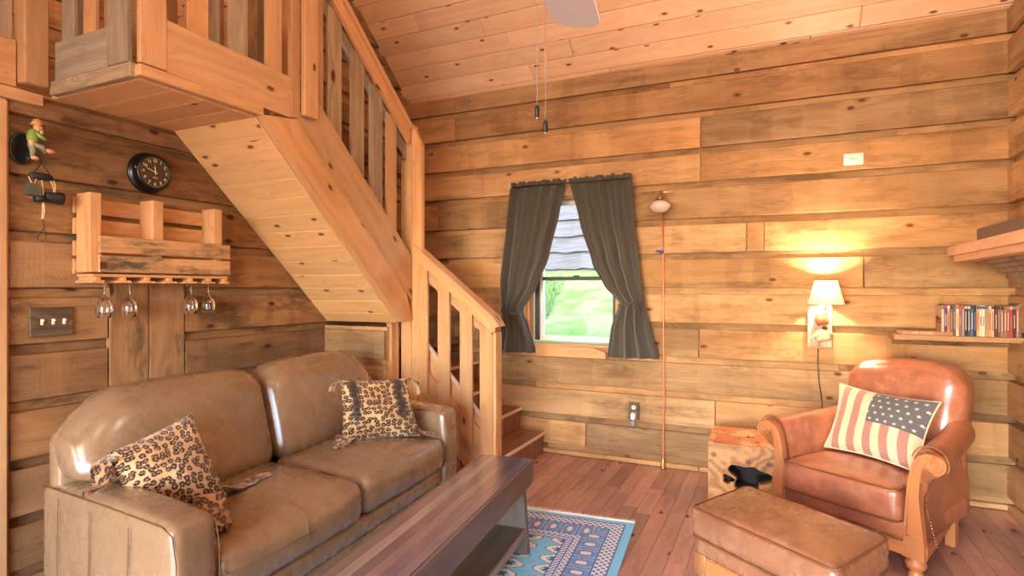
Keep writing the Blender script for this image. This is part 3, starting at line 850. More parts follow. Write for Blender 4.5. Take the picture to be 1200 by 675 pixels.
# landing rim, skirt boards, corner board
mb = MB(); mb.box((XS-.01, (1.475+2.09)/2, 2.18), (.04, 2.09-1.475, .048), None, 1, .004, tn(1, 1.1)); k(mb, 'landing_rim', m_stair)
mb = MB(); mb.box((XS/2+XL/2+.03, 1.473, 2.18), (XS-XL-.11, .036, .06), None, 0, .004, tn(.95, 1.05)); k(mb, 'landing_rim', m_grey)
mb = MB(); yz(mb, [(1.59, 2.207), (2.268, 2.197), (2.268, 2.41), (1.59, 2.425)], XS-.02, XS+.004, (1, 0), tn(1, 1.08)); k(mb, 'skirt_board', m_stair)
mb = MB(); mb.box((-2.70, 1.476, 2.295), (.37, .03, .17), None, 0, .003, tn(1.0, 1.05)); k(mb, 'skirt_board', m_grey)
mb = MB(); mb.box((XS-.004, 1.533, 2.80), (.024, .112, 1.18), None, 2, .003, tn(1, 1.08)); k(mb, 'corner_board', m_stair)
mb = MB(); mb.box((-2.43, 1.463, 2.80), (.13, .024, 1.18), None, 2, .003, tn(.85, .92)); k(mb, 'corner_board', m_grey)
# landing deck and upper treads (hidden from below, seen from the side)
mb = MB(); mb.box(((XL+XS)/2, 1.79, 2.19), (XS-XL-.06, .58, .03), None, 0, .003, tn()); k(mb, 'landing_deck', m_tread)
for i in range(5):
    z = 1.31+.175*i; y1 = 3.27-i*.186; mb = MB()
    mb.box(((XL+XS)/2-.0, y1-.093, z-.012), (XS-XL-.10, .20, .024), None, 0, .003, tn()); k(mb, 'tread', m_tread)
    mb = MB(); mb.box(((XL+XS)/2-.0, y1-.01, z-.10), (XS-XL-.10, .016, .15), None, 0, .002, tn()); k(mb, 'riser', m_tread)
mb = MB(); mb.box(((XL+XS)/2+.0, 3.82, .862), (XS-XL-.08, .78, .028), None, 0, .003, tn()); k(mb, 'landing_deck', m_tread)
# balusters of the upper rail
ZT = lambda y: 2.965-(y-2.70)*.85
for y0, y1, mt, lean in ((2.583, 2.70, m_grey, 0), (2.785, 2.905, m_grey, 0), (2.965, 3.09, m_grey, 0), (3.137, 3.245, m_stair, .01)):
    mb = MB(); c = (y0+y1)/2; zb = 2.365-(c-2.44)*.90-.10
    xo = XS-.045 if mt is m_grey else XS-.0445
    mb.prism([(y0, zb), (y1, zb-.02), (y1, ZT(c)-.085), (y0, ZT(c)-.075)], (xo, 0, 0), (0, 1, 0), (0, 0, 1), (.0135, 0, 0) if mt is m_grey else (.0135, 0, 0), (0, 1), tn(.95, 1.1)); k(mb, 'baluster', mt)
mb = MB(); yz(mb, [(2.45, 3.08), (2.45, 2.98), (3.375, 2.20), (3.375, 2.32)], XS-.075, XS-.047, (1, -.85), tn(.8, .9)); k(mb, 'inner_rail', m_grey)
mb = MB(); yz(mb, [(2.44, 3.19), (2.44, 3.10), (3.36, 2.31), (3.375, 2.38), (3.36, 2.415)], XS-.028, XS-.004, (1, -.85), tn(1, 1.1)); k(mb, 'handrail', m_stair)
mb = MB(); yz(mb, [(2.44, 3.225), (2.44, 3.192), (3.362, 2.417), (3.378, 2.438)], XS-.075, XS+.014, (1, -.85), tn(1.05, 1.12)); k(mb, 'handrail_cap', m_stair)
# posts at the top corner of the flight
mb = MB(); mb.box((XS+.022, 2.385, 2.82), (.03, .10, 1.19), None, 2, .004, tn(1, 1.06)); k(mb, 'newel_post', m_stair)
mb = MB(); mb.box((XS-.008, 2.303, 2.80), (.03, .065, 1.2), None, 2, .004, tn(.72, .8)); k(mb, 'newel_post', m_stair)
mb = MB(); mb.box((XS-.04, 2.50, 2.70), (.025, .09, 1.0), None, 2, .004, tn(.9, 1)); k(mb, 'baluster', m_stair)
# balusters over the skirt board (outer and inner faces)
for y0, y1, mt in ((1.702, 1.807, m_stair), (1.918, 2.023, m_grey), (2.133, 2.236, m_stair)):
    mb = MB(); mb.box((XS-.032, (y0+y1)/2, 2.78), (.02, y1-y0, 1.12), None, 2, .003, tn(.95, 1.08)); k(mb, 'baluster', mt)
for y0, y1, mt in ((1.83, 1.90, m_grey), (2.04, 2.12, m_logl)):
    mb = MB(); mb.box((XS-.075, (y0+y1)/2, 2.78), (.02, y1-y0, 1.12), None, 2, .003, tn(.8, .95)); k(mb, 'baluster', mt)
mb = MB(); mb.box((XS-.055, 1.93, 2.36), (.018, .64, .17), None, 1, .003, tn(.8, .9)); k(mb, 'inner_rail', m_grey)
for x0, x1, mt, yo in ((-2.90, -2.81, m_grey, 0), (-2.74, -2.655, m_stair, 0), (-2.645, -2.60, m_logl, .03), (-2.565, -2.512, m_stair, 0)):
    mb = MB(); mb.box(((x0+x1)/2, 1.505+yo, 2.80), (x1-x0, .02, 1.16), None, 2, .003, tn(.9, 1.05)); k(mb, 'baluster', mt)
# tall corner newel
mb = MB(); xz(mb, [(-2.42, 0), (-2.336, 0), (-2.336, 2.45), (-2.42, 2.50)], 3.382, 3.47, (0, 1), tn(1, 1.06)); k(mb, 'newel_post', m_stair)
mb = MB(); xz(mb, [(-2.334, 0), (-2.288, 0), (-2.288, 1.0), (-2.250, 1.0), (-2.250, 2.30), (-2.334, 2.45)], 3.386, 3.42, (0, 1), tn(1.02, 1.1)); k(mb, 'newel_facing', m_stair)
mb = MB(); mb.box((-2.443, 3.34, .53), (.05, .03, 1.06), None, 2, .003, tn(1, 1.06)); mb.box((-2.443, 3.30, .53), (.045, .06, 1.06), None, 2, .003, tn(.9, 1.0)); k(mb, 'newel_facing', m_stair)
# lower rail in the plane Y 3.38
YR = 3.38
for x0, x1, zb in ((-2.286, -2.203, .61), (-2.118, -2.026, .44), (-1.943, -1.850, .28)):
    mb = MB(); c = (x0+x1)/2; zt = 1.572-(c+2.297)*.805-.06
    xz(mb, [(x0, zb+.045), (x1, zb-.05), (x1, zt-.04), (x0, zt+.035)], YR+.002, YR+.022, (0, 1), tn(.98, 1.06)); k(mb, 'baluster', m_stair)
mb = MB(); xz(mb, [(-1.79, 0), (-1.694, 0), (-1.694, .99), (-1.79, 1.07)], YR+.0, YR+.02, (0, 1), tn(1, 1.06)); k(mb, 'newel_facing', m_stair)
mb = MB(); mb.box((-1.682, YR+.045, .505), (.022, .09, 1.01), None, 2, .003, (1.15, 1.15, 1.18)); mb.box((-1.745, YR+.055, .50), (.10, .066, 1.0), None, 2, .003, tn(1, 1.05)); k(mb, 'newel_post', m_stair)  # side board tinted pale and bluish, window light put into its colour
mb = MB(); xz(mb, [(-2.248, 1.47), (-2.248, 1.37), (-1.80, 1.01), (-1.80, 1.11)], YR+.026, YR+.046, (1, -.8), tn(.85, .95)); k(mb, 'inner_rail', m_stair)
mb = MB(); xz(mb, [(-2.300, 1.568), (-2.300, 1.515), (-1.700, 1.005), (-1.668, 1.02), (-1.668, 1.04), (-1.700, 1.085)], YR-.014, YR+.001, (1, -.8), tn(1.02, 1.1)); k(mb, 'handrail', m_stair)
mb = MB(); xz(mb, [(-2.300, 1.60), (-2.300, 1.570), (-1.700, 1.087), (-1.668, 1.042), (-1.640, 1.050), (-1.685, 1.115)], YR-.018, YR+.085, (1, -.8), tn(1.12, 1.18)); k(mb, 'handrail_cap', m_stair)
# stringer panel of the lower flight
mb = MB(); xz(mb, [(-2.286, .765), (-1.792, .345), (-1.792, .0), (-1.84, .0), (-2.286, .50)], YR+.028, YR+.05, (1, -.85), tn(1.0, 1.06)); k(mb, 'stringer', m_stair)
mb = MB(); xz(mb, [(-2.286, .944), (-2.286, .76), (-1.72, .20), (-1.72, .329), (-1.79, .42)][:4], YR+.052, YR+.078, (1, -.85), tn(1.12, 1.2)); k(mb, 'stringer', m_stair)
mb = MB(); xz(mb, [(-2.286, .49), (-1.86, .0), (-2.286, .0)], YR+.034, YR+.05, (0, 1), tn(1.0, 1.06)); k(mb, 'side_panel', m_tread)
mb = MB(); xz(mb, [(-2.286, .945), (-1.72, .33), (-1.72, .345), (-2.286, .96)], YR+.05, YR+.082, (1, -.85), tn(1.0, 1.0)); k(mb, 'stringer_lit_edge', m_hilite, 'pale strip on the inner stringer, window light painted in')  # thin pale strip standing in for window light on the stringer edge
# treads and risers
for i, (x, z) in enumerate(((-1.665, .172), (-1.865, .347), (-2.055, .522), (-2.245, .70))):
    y0, y1 = YR+.085, YB-.045
    xb = -2.245-.0 if i == 3 else x-.21
    mb = MB(); mb.box((x-.012-.11, (y0+y1)/2, z-.011), (.235, y1-y0, .022), None, 1, .002, tn(.95, 1.1)); k(mb, 'tread', m_tread)
    mb = MB(); mb.box((x+.006, (y0+y1)/2, z-.011), (.009, y1-y0, .023), None, 1, .003, tn(1, 1.1)); k(mb, 'nosing_highlight', m_hilite)  # pale strip painting the highlight along the tread front
    mb = MB(); n = 8; hz = z-.023
    zb = hz-.152 if i else 0
    for j in range(n):
        w = (y1-y0)/n; mb.box((x-.018, y0+w*(j+.5), (hz+zb)/2), (.014, w-.002, hz-zb), None, 2, .002, tn(.85, 1.1))
    k(mb, 'riser', m_tread)
# loft railing on top of the left wall
lr = empty('loft_railing', (XL+.02, .4, 2.155), 0, 'vertical plank loft railing above the left wall at the left edge', 'railing')
def kl(mb, name, mat):
    o = mb.build(name, mat, lr, origin=tuple(lr.location)); o.location = (0, 0, 0); return o
mb = MB(); mb.box((XL+.03, (YF+1.45)/2, 2.128), (.05, 1.45-YF-.0, .052), None, 1, .004, tn(.9, 1)); kl(mb, 'base_trim', m_stair)
mb = MB(); mb.box((XL+.035, (YF+1.352)/2, 2.258), (.03, 1.352-YF, .20), None, 1, .004, tn(.8, .88)); kl(mb, 'skirt_board', m_stair)
mb = MB(); mb.box((XL+.06, 1.402, 2.78), (.08, .095, 1.21), None, 2, .006, tn(.72, .8)); kl(mb, 'post', m_stair)
for j in range(16):
    y1 = 1.35-j*.155; mb = MB(); mb.box((XL+.01, y1-.06, 2.72), (.018, .125, 1.12), None, 2, .003, tn(.8, 1)); kl(mb, 'baluster', m_grey if j % 2 == 0 else m_stair)
mb = MB(); mb.box((XL+.01, (YF+1.39)/2, 3.30), (.09, 1.39-YF, .035), None, 1, .004, tn()); kl(mb, 'handrail', m_stair)
# wall side rail of the stair well
sr = empty('stairwell_railing', (XL-.03, 2.3, 2.2), 0, 'plank railing on the loft side of the stairwell behind the balusters', 'railing')
def ks(mb, name, mat):
    o = mb.build(name, mat, sr, origin=tuple(sr.location)); o.location = (0, 0, 0); return o
for j, (y, w) in enumerate(((1.66, .09), (1.80, .10), (2.06, .11), (2.22, .09), (2.36, .10), (2.55, .11), (2.70, .10), (2.86, .12))):
    mb = MB(); mb.box((XL-.01, y, 2.76), (.02, w, 1.14), None, 2, .003, tn(.8, 1.05)); ks(mb, 'baluster', m_stair if j % 3 else m_grey)
mb = MB(); mb.box((XL-.032, 2.27, 2.28), (.022, 1.34, .18), None, 1, .003, tn(.8, .9)); ks(mb, 'skirt_board', m_grey)
mb = MB(); mb.box((XL-.01, 2.27, 3.35), (.09, 1.34, .035), None, 1, .003, tn()); ks(mb, 'handrail', m_stair)
def smooth(e0, e1, x):
    t = max(0, min(1, (x-e0)/(e1-e0))); return t*t*(3-2*t)
def pillow(name, parent_label, cat, cor, thick, mat, uvs=(1, 1), n=30, pinch=.06, piping=None, group=None, back=None, droop=0):
    """soft pillow between four corner points bl, br, tr, tl"""
    bl, br, tr, tl = map(Vector, cor); cen = (bl+br+tr+tl)/4
    nn = (br-bl).cross(tl-bl).normalized()
    root = empty(name, tuple(cen), 0, parent_label, cat, group)
    def P(u, v, s):
        eu, ev = 2*u-1, 2*v-1
        uu = .5+eu*.5*(1-pinch*(1-ev*ev)); vv = .5+ev*.5*(1-pinch*(1-eu*eu))
        p = bl*(1-uu)*(1-vv)+br*uu*(1-vv)+tr*uu*vv+tl*(1-uu)*vv
        h = max(0, (1-abs(eu)**2.6))**.55*max(0, (1-abs(ev)**2.6))**.55
        w = mnoise.noise(Vector((u*3+cen.x*5, v*3, s*2)))*.05+mnoise.noise(Vector((u*9, v*9+cen.y*7, s)))*.018
        return p+nn*s*thick*.5*h*(1+w*2.2)-cen
    mb = MB()
    mb.grid(lambda i, j: P(i/n, j/n, 1), n+1, n+1, lambda i, j: (i/n*uvs[0], j/n*uvs[1]))
    if (back is None):
        mb.grid(lambda i, j: P(i/n, j/n, -1), n+1, n+1, lambda i, j: (i/n*uvs[0], j/n*uvs[1]), flip=True)
    body = mb.build('pillow_cover', mat, root, smooth=True)
    if back is not None:
        m2 = MB(); m2.grid(lambda i, j: P(i/n, j/n, -1), n+1, n+1, flip=True); m2.build('pillow_back', back, root, smooth=True)
    if piping:
        pts = [P(i/n, 0, 1) for i in range(n)]+[P(1, j/n, 1) for j in range(n)]+[P(1-i/n, 1, 1) for i in range(n)]+[P(0, 1-j/n, 1) for j in range(n)]
        m3 = MB(); m3.tube(pts, .0045, 6, closed=True); m3.build('piping', piping, root, smooth=True)
    return root, cen
def hide_flap(root, cen, pts, w0, w1, name='hide_flap'):
    """a limb of the hide: a tapering wavy strip along points"""
    mb = MB(); pts = [Vector(p) for p in pts]; n = 14; m = 7
    def C(t):
        k_ = min(len(pts)-2, int(t*(len(pts)-1))); f = t*(len(pts)-1)-k_
        p0 = pts[max(0, k_-1)]; p1 = pts[k_]; p2 = pts[k_+1]; p3 = pts[min(len(pts)-1, k_+2)]
        return .5*((2*p1)+(p2-p0)*f+(2*p0-5*p1+4*p2-p3)*f*f+(3*p1-p0-3*p2+p3)*f**3)
    def P(i, j, s):
        t = i/n; c = C(t); d = (C(min(1, t+.02))-C(max(0, t-.02))).normalized()
        side = d.cross(Vector((0, 0, 1))); side = side.normalized() if side.length > .05 else Vector((0, 1, 0))
        upv = side.cross(d).normalized(); q = 2*j/m-1
        w = (w0+(w1-w0)*t)*(1+.18*math.sin(t*14))*(1 if t < .9 else math.sqrt(max(.15, 1-((t-.9)/.1)**2)))
        return c+side*w*q+upv*(.003*s+.008*math.sin(q*4+t*6)*t)-cen
    mb.grid(lambda i, j: P(i, j, 1), n+1, m+1, lambda i, j: (.3+i/n*.2, .1+j/m*.1), flip=True)
    mb.grid(lambda i, j: P(i, j, -1), n+1, m+1, lambda i, j: (.3+i/n*.2, .1+j/m*.1), mi=1)
    mb.build(name, [m_leo, m_suede], root, smooth=True)

# ================================================================== sofa
so = empty('sofa', (-1.589, 1.10, 0), rad(94.2), 'tan brown leather two-cushion sofa along the left wall', 'sofa')
S = Matrix(((1, .1837, 0, 0), (0, .983, 0, 0), (0, 0, 1, 0), (0, 0, 0, 1)))
SL = 1.876
def ss(mb, name, mat, label=None, smooth=True, par=None): return mb.build(name, mat, par or so, xf=S, smooth=smooth, label=label)
for x0 in (0.0, SL-.165):
    cx = x0+.0825; near = x0 == 0
    def af(e, q):
        # arm front bows out slightly, top slopes a touch to the back
        z = e.z - .018*smooth(-.2, .43, e.y)*(q.z > 0)
        y = e.y - .012*(1-q.z*q.z)*(q.y < -.9)
        return (e.x, y, z)
    mb = MB(); mb.puff((cx, .435, .335), (.165, .87, .53), .036, 14, (.010, .006, .012), af); a = ss(mb, 'arm', m_sofa)
    mb = MB()
    for sx in (-1, 1):
        xx = cx+sx*.076
        mb.tube([(xx, .86, .575), (xx, .4, .588), (xx, .06, .592), (xx, .008, .575), (xx, -.014, .50), (xx, -.016, .3), (xx, -.004, .10)], .0022, 5)
    ox = cx+(-1 if near else 1)*.0935
    for yy in (.22, .47, .70): mb.tube([(ox+(-.004 if near else .004)*math.sin(PI*(z-.07)/.53), yy, z) for z in (.10, .2, .3, .4, .5, .565)], .0022, 5)
    ss(mb, 'seam', m_seam, par=a)
inner0, inner1 = .165, SL-.165
mid = (inner0+inner1)/2
for i, (x0, x1) in enumerate(((inner0, mid), (mid, inner1))):
    w = x1-x0
    def sf(e, q):
        dz = .012*math.sin(e.x*9+i)*smooth(.0, .9, q.z)*(1-q.y*q.y)
        return (e.x, e.y-.006*math.sin(e.x*6), e.z+dz)
    mb = MB(); mb.puff(((x0+x1)/2, .315, .365), (w-.004, .66, .185), .062, 18, (.004, .016, .026), sf); c = ss(mb, 'seat_cushion', m_sofa)
    mb = MB(); zt = .365+.04
    mb.tube([(x0+.02, .30, zt+.035), (x0+.012, .08, zt+.02), (x0+.03, -.012, zt-.02), ((x0+x1)/2, -.034, zt-.028), (x1-.03, -.012, zt-.02), (x1-.012, .08, zt+.02), (x1-.02, .3, zt+.035)], .0022, 5)
    mb.tube([((x0+x1)/2, -.028, .33), ((x0+x1)/2, -.034, .38), ((x0+x1)/2, -.024, .425), ((x0+x1)/2, .005, .455), ((x0+x1)/2, .06, .472), ((x0+x1)/2, .09, .476)], .002, 5)
    ss(mb, 'seam', m_seam, par=c)
for i, (x0, x1) in enumerate(((.012, SL/2), (SL/2, SL-.012))):
    w = x1-x0; cx = (x0+x1)/2
    def bf(e, q):
        z = e.z; k_ = 1-smooth(.12, .20, z+.66-.43)      # low part sits between the arms
        x = e.x
        if i == 0 and x < 0: x = x*(1-k_*.36)
        if i == 1 and x > 0: x = x*(1-k_*.36)
        y = e.y+(z+.2)*.30-.02*(1-q.x*q.x)
        # shoulders drop at the outer ends
        drop = .10*smooth(.55, 1.0, (-q.x if i == 0 else q.x))*smooth(-.2, 1, q.z)
        drop += .018*smooth(.6, 1.0, (q.x if i == 0 else -q.x))*smooth(.5, 1, q.z)
        return (x, y, z-drop)
    mb = MB(); mb.puff((cx, .665, .665), (w-.006, .22, .47), .088, 18, (.0, .035, .018), bf); c = ss(mb, 'back_cushion', m_sofa)
    mb = MB(); sx = -1 if i == 0 else 1
    pts = []
    for t in range(9):
        z = -.17+t*.042; xx = cx+sx*(w/2-.10-.006*t); k_ = 1-smooth(.12, .20, z+.23)
        if k_ > 0: xx = cx+(xx-cx)*(1-k_*.30)
        pts.append((xx, .665-.118+(z+.2)*.30-.006+.0007*t*t, .665+z-.02*(t/8)))
    mb.tube(pts, .0022, 5); ss(mb, 'seam', m_seam, par=c)
mb = MB(); mb.puff((SL/2, .815, .42), (SL-.03, .11, .72), .045, 12, (0, .01, .005)); ss(mb, 'back_panel', m_sofa)
mb = MB(); mb.puff((mid, .045, .235), (inner1-inner0-.002, .07, .085), .022, 12, (0, .006, .0)); ss(mb, 'front_rail', m_sofa)
mb = MB(); mb.puff((mid, .05, .125), (inner1-inner0-.002, .06, .135), .014, 12, (0, .003, 0)); f = ss(mb, 'front_panel', m_sofa)
mb = MB(); mb.tube([(mid, .018, .06), (mid, .0175, .19)], .002, 5); ss(mb, 'seam', m_seam, par=f)
mb = MB(); mb.box((SL/2, .43, .12), (SL-.1, .74, .12), None, 0, .004); mb.box((SL/2, .5, .22), (SL-.36, .6, .1), None, 0, .004); ss(mb, 'base_frame', m_seam, smooth=False)
for x in (.08, SL-.08):
    for y in (.07, .80): mb = MB(); mb.box((x, y, .032), (.07, .07, .066), None, 2, .004); ss(mb, 'leg', m_benchside, smooth=False)

# pillows on the sofa
r1, c1 = pillow('leopard_pillow', 'large leopard hide pillow slumped at the near end of the sofa', 'pillow',
    [(-2.03, 1.26, .47), (-1.965, 1.60, .475), (-2.13, 1.56, .80), (-2.17, 1.26, .71)], .13, m_leo, (.44, .40), back=m_suede, pinch=.05)
hide_flap(r1, c1, [(-2.14, 1.27, .70), (-2.15, 1.235, .685), (-2.10, 1.20, .628), (-2.07, 1.13, .620)], .05, .012)
hide_flap(r1, c1, [(-1.99, 1.58, .52), (-1.99, 1.66, .492), (-2.01, 1.74, .487), (-2.0, 1.84, .487)], .05, .035)
hide_flap(r1, c1, [(-1.95, 1.50, .52), (-1.88, 1.46, .492), (-1.80, 1.42, .488), (-1.70, 1.37, .485)], .05, .028)
r2, c2 = pillow('leopard_pillow', 'leopard hide pillow with two dark bands standing at the far end of the sofa', 'pillow',
    [(-2.085, 2.375, .475), (-1.80, 2.71, .475), (-1.87, 2.665, .80), (-2.12, 2.41, .81)], .11, m_leo2, (.43, .42), back=m_suede, pinch=.07)
hide_flap(r2, c2, [(-2.07, 2.40, .52), (-2.06, 2.37, .50), (-2.05, 2.34, .488), (-2.03, 2.31, .485)], .05, .035)
hide_flap(r2, c2, [(-1.83, 2.68, .53), (-1.80, 2.70, .50), (-1.76, 2.715, .488), (-1.73, 2.73, .482)], .045, .025)
hide_flap(r2, c2, [(-1.875, 2.66, .80), (-1.86, 2.69, .79), (-1.845, 2.72, .75), (-1.84, 2.74, .70)], .03, .018)
hide_flap(r2, c2, [(-2.12, 2.42, .80), (-2.14, 2.40, .795), (-2.15, 2.385, .77), (-2.15, 2.38, .75)], .025, .016)

# ================================================================== low dark bench used as a coffee table
be = empty('coffee_table', (-1.153, 1.833, 0), rad(95.9), 'long narrow dark stained plank coffee table with a lower shelf', 'coffee table')
L0, L1, W2 = -.78, .80, .124
def bb(mb, name, mat, **kw): return mb.build(name, mat, be, **kw)
strips = [(.55, .47, .50), (1.25, 1.2, 1.12), (.62, .56, .68), (1.2, 1.08, .98), (.62, .56, .68), (.85, .8, .95)]
mb = MB(); n = 6; w = 2*W2/n
for j in range(n):
    mb.box(((L0+L1)/2, W2-w*(j+.5), .444), (L1-L0, w-.0006, .014), None, 0, .0006, strips[j])
bb(mb, 'tabletop', m_bench)
mb = MB()
for sy in (-1, 1):
    mb.prism([(L0+.03, .335), (L1-.035, .335), (L1, .365), (L1, .449), (L0, .449), (L0, .365)], (0, sy*(W2+.001)-(0 if sy < 0 else .0), 0), (1, 0, 0), (0, 0, 1), (0, sy*.012, 0), (1, 0))
mb.box(((L0+L1)/2, 0, .386), (L1-L0-.002, 2*W2, .10), None, 0, .002)
bb(mb, 'apron', m_benchside)
for x in (L0+.10, L1-.07):
    mb = MB(); mb.prism([(-W2+.012, .335), (W2-.012, .335), (W2+.012, .0), (-W2-.012, .0)], (x-.02, 0, .0125), (0, 1, 0), (0, 0, 1), (.04, 0, 0), (0, 1)); bb(mb, 'leg_panel', m_benchside)
mb = MB(); mb.box(((L0+L1)/2+.015, 0, .125), (L1-L0-.21, 2*W2-.01, .03), None, 0, .004, (.8, .8, .8)); bb(mb, 'shelf', m_benchside)
mb = MB(); mb.box(((L0+L1)/2+.015, -W2-.001, .125), (L1-L0-.20, .008, .034), None, 0, .003, (1.9, 1.9, 1.95)); bb(mb, 'shelf_edge', m_benchside, label='lighter front edge of the lower shelf')

# ================================================================== rug
rg = empty('area_rug', (-.604-.53, 3.12-1.15, 0), rad(5.1), 'light blue oriental rug with cream fringe under the coffee table', 'rug')
RWm, RLm = 1.06, 2.3
def rp(i, j, z=.009):
    return (RWm/2-RWm*i/40, RLm/2-RLm*j/80-(.006*math.sin(j*.5) if i in (0,) else 0), z+.0012*math.sin(i*.7+j*.31))
mb = MB(); mb.grid(lambda i, j: rp(i, j), 41, 81, lambda i, j: (RW*i/40, RL*j/80), flip=False)
b = len(mb.v); 
for (x0, y0, x1, y1) in ((1, 1, 1, -1), (1, -1, -1, -1), (-1, -1, -1, 1), (-1, 1, 1, 1)):
    b = len(mb.v); mb.v += [(x0*RWm/2, y0*RLm/2, .0015), (x1*RWm/2, y1*RLm/2, .0015), (x1*RWm/2, y1*RLm/2, .009), (x0*RWm/2, y0*RLm/2, .009)]
    mb.face((b, b+1, b+2, b+3), [(.02, .5)]*4)
mb.build('pile', m_rug, rg, smooth=False)
for sgn in (1, -1):
    mb = MB(); rr = random.Random(8+sgn)
    mb.tube([(RWm/2-RWm*i/30, sgn*(RLm/2+.004), .008) for i in range(31)], .007, 6)
    for q in range(300):
        x = RWm/2-RWm*q/300-.001; y = sgn*RLm/2; l = rr.uniform(.04, .06); a = rr.uniform(-.4, .4)
        mb.tube([(x, y, .008), (x+a*.012, y+sgn*l*.5, .007+rr.uniform(0, .004)), (x+a*.03, y+sgn*l, .004)], .0019, 4)
    tag(mb.build('fringe', m_fringe, rg, smooth=True), kind='stuff')

# ================================================================== armchair
ch = empty('armchair', (.447, 3.498, 0), rad(-31.9), 'red brown leather armchair with carved wooden arm fronts by the wall lamp', 'armchair')
def cc(mb, name, mat, smooth=True, par=None, **kw): return mb.build(name, mat, par or ch, smooth=smooth, **kw)
mb = MB(); mb.puff((0, -.02, .21), (.66, .58, .10), .025, 12, (0, .01, 0)); cc(mb, 'seat_base', m_chair)
def chf(e, q): return (e.x, e.y-.012*math.cos(e.x*5.2), e.z)
mb = MB(); mb.puff((0, -.075, .322), (.555, .56, .155), .03, 18, (.002, .012, .028), chf); sc_ = cc(mb, 'seat_cushion', m_chair)
def piprect(zc, x, y0, y1, rr, up=0): 
    pts = []
    for (cx, cy, a0) in ((x-rr, y1-rr, 0), (-x+rr, y1-rr, 90), (-x+rr, y0+rr, 180), (x-rr, y0+rr, 270)):
        for t in range(5):
            a = rad(a0+t*22.5); pts.append((cx+rr*math.cos(a), cy+rr*math.sin(a)-.012*math.cos((cx)*5.2), zc))
        # straight run
    out = []
    for i in range(len(pts)):
        p, q = Vector(pts[i]), Vector(pts[(i+1) % len(pts)]); m = max(1, int((q-p).length/.05))
        for k_ in range(m):
            w = p+(q-p)*(k_/m); w.y = w.y; out.append(tuple(w))
    return out
mb = MB(); mb.tube(piprect(.396, .272, -.358, .195, .03), .0042, 6, closed=True); cc(mb, 'piping', m_pipe, par=sc_)
mb = MB(); mb.tube(piprect(.252, .272, -.356, .195, .03), .0042, 6, closed=True); cc(mb, 'piping', m_pipe, par=sc_)
def bkf(e, q):
    y = e.y+(e.z+.2)*.20+.03*q.x*q.x*(-1 if q.y < 0 else .3)
    z = e.z-.035*abs(q.x)**3*(q.z > 0)*smooth(0, 1, q.z)+.0
    x = e.x*(1+.02*q.z)
    return (x, y-.02*smooth(.5, 1, q.z)*(q.y < 0), z)
mb = MB(); mb.puff((-.005, .365, .635), (.565, .20, .50), .085, 18, (.01, .03, .02), bkf); cc(mb, 'backrest', m_chair)
mb = MB(); mb.puff((-.005, .36, .37), (.58, .10, .42), .04, 10); cc(mb, 'back_panel', m_chair)
def arm_profile():
    p = [(.278, .165), (.280, .30), (.282, .40), (.290, .47)]
    for t in range(0, 15):
        a = rad(165-t*(165+75)/14); p.append((.372+.064*math.cos(a), .533+.064*math.sin(a)))
    p += [(.372, .45), (.352, .38), (.348, .30), (.352, .165)]
    return p
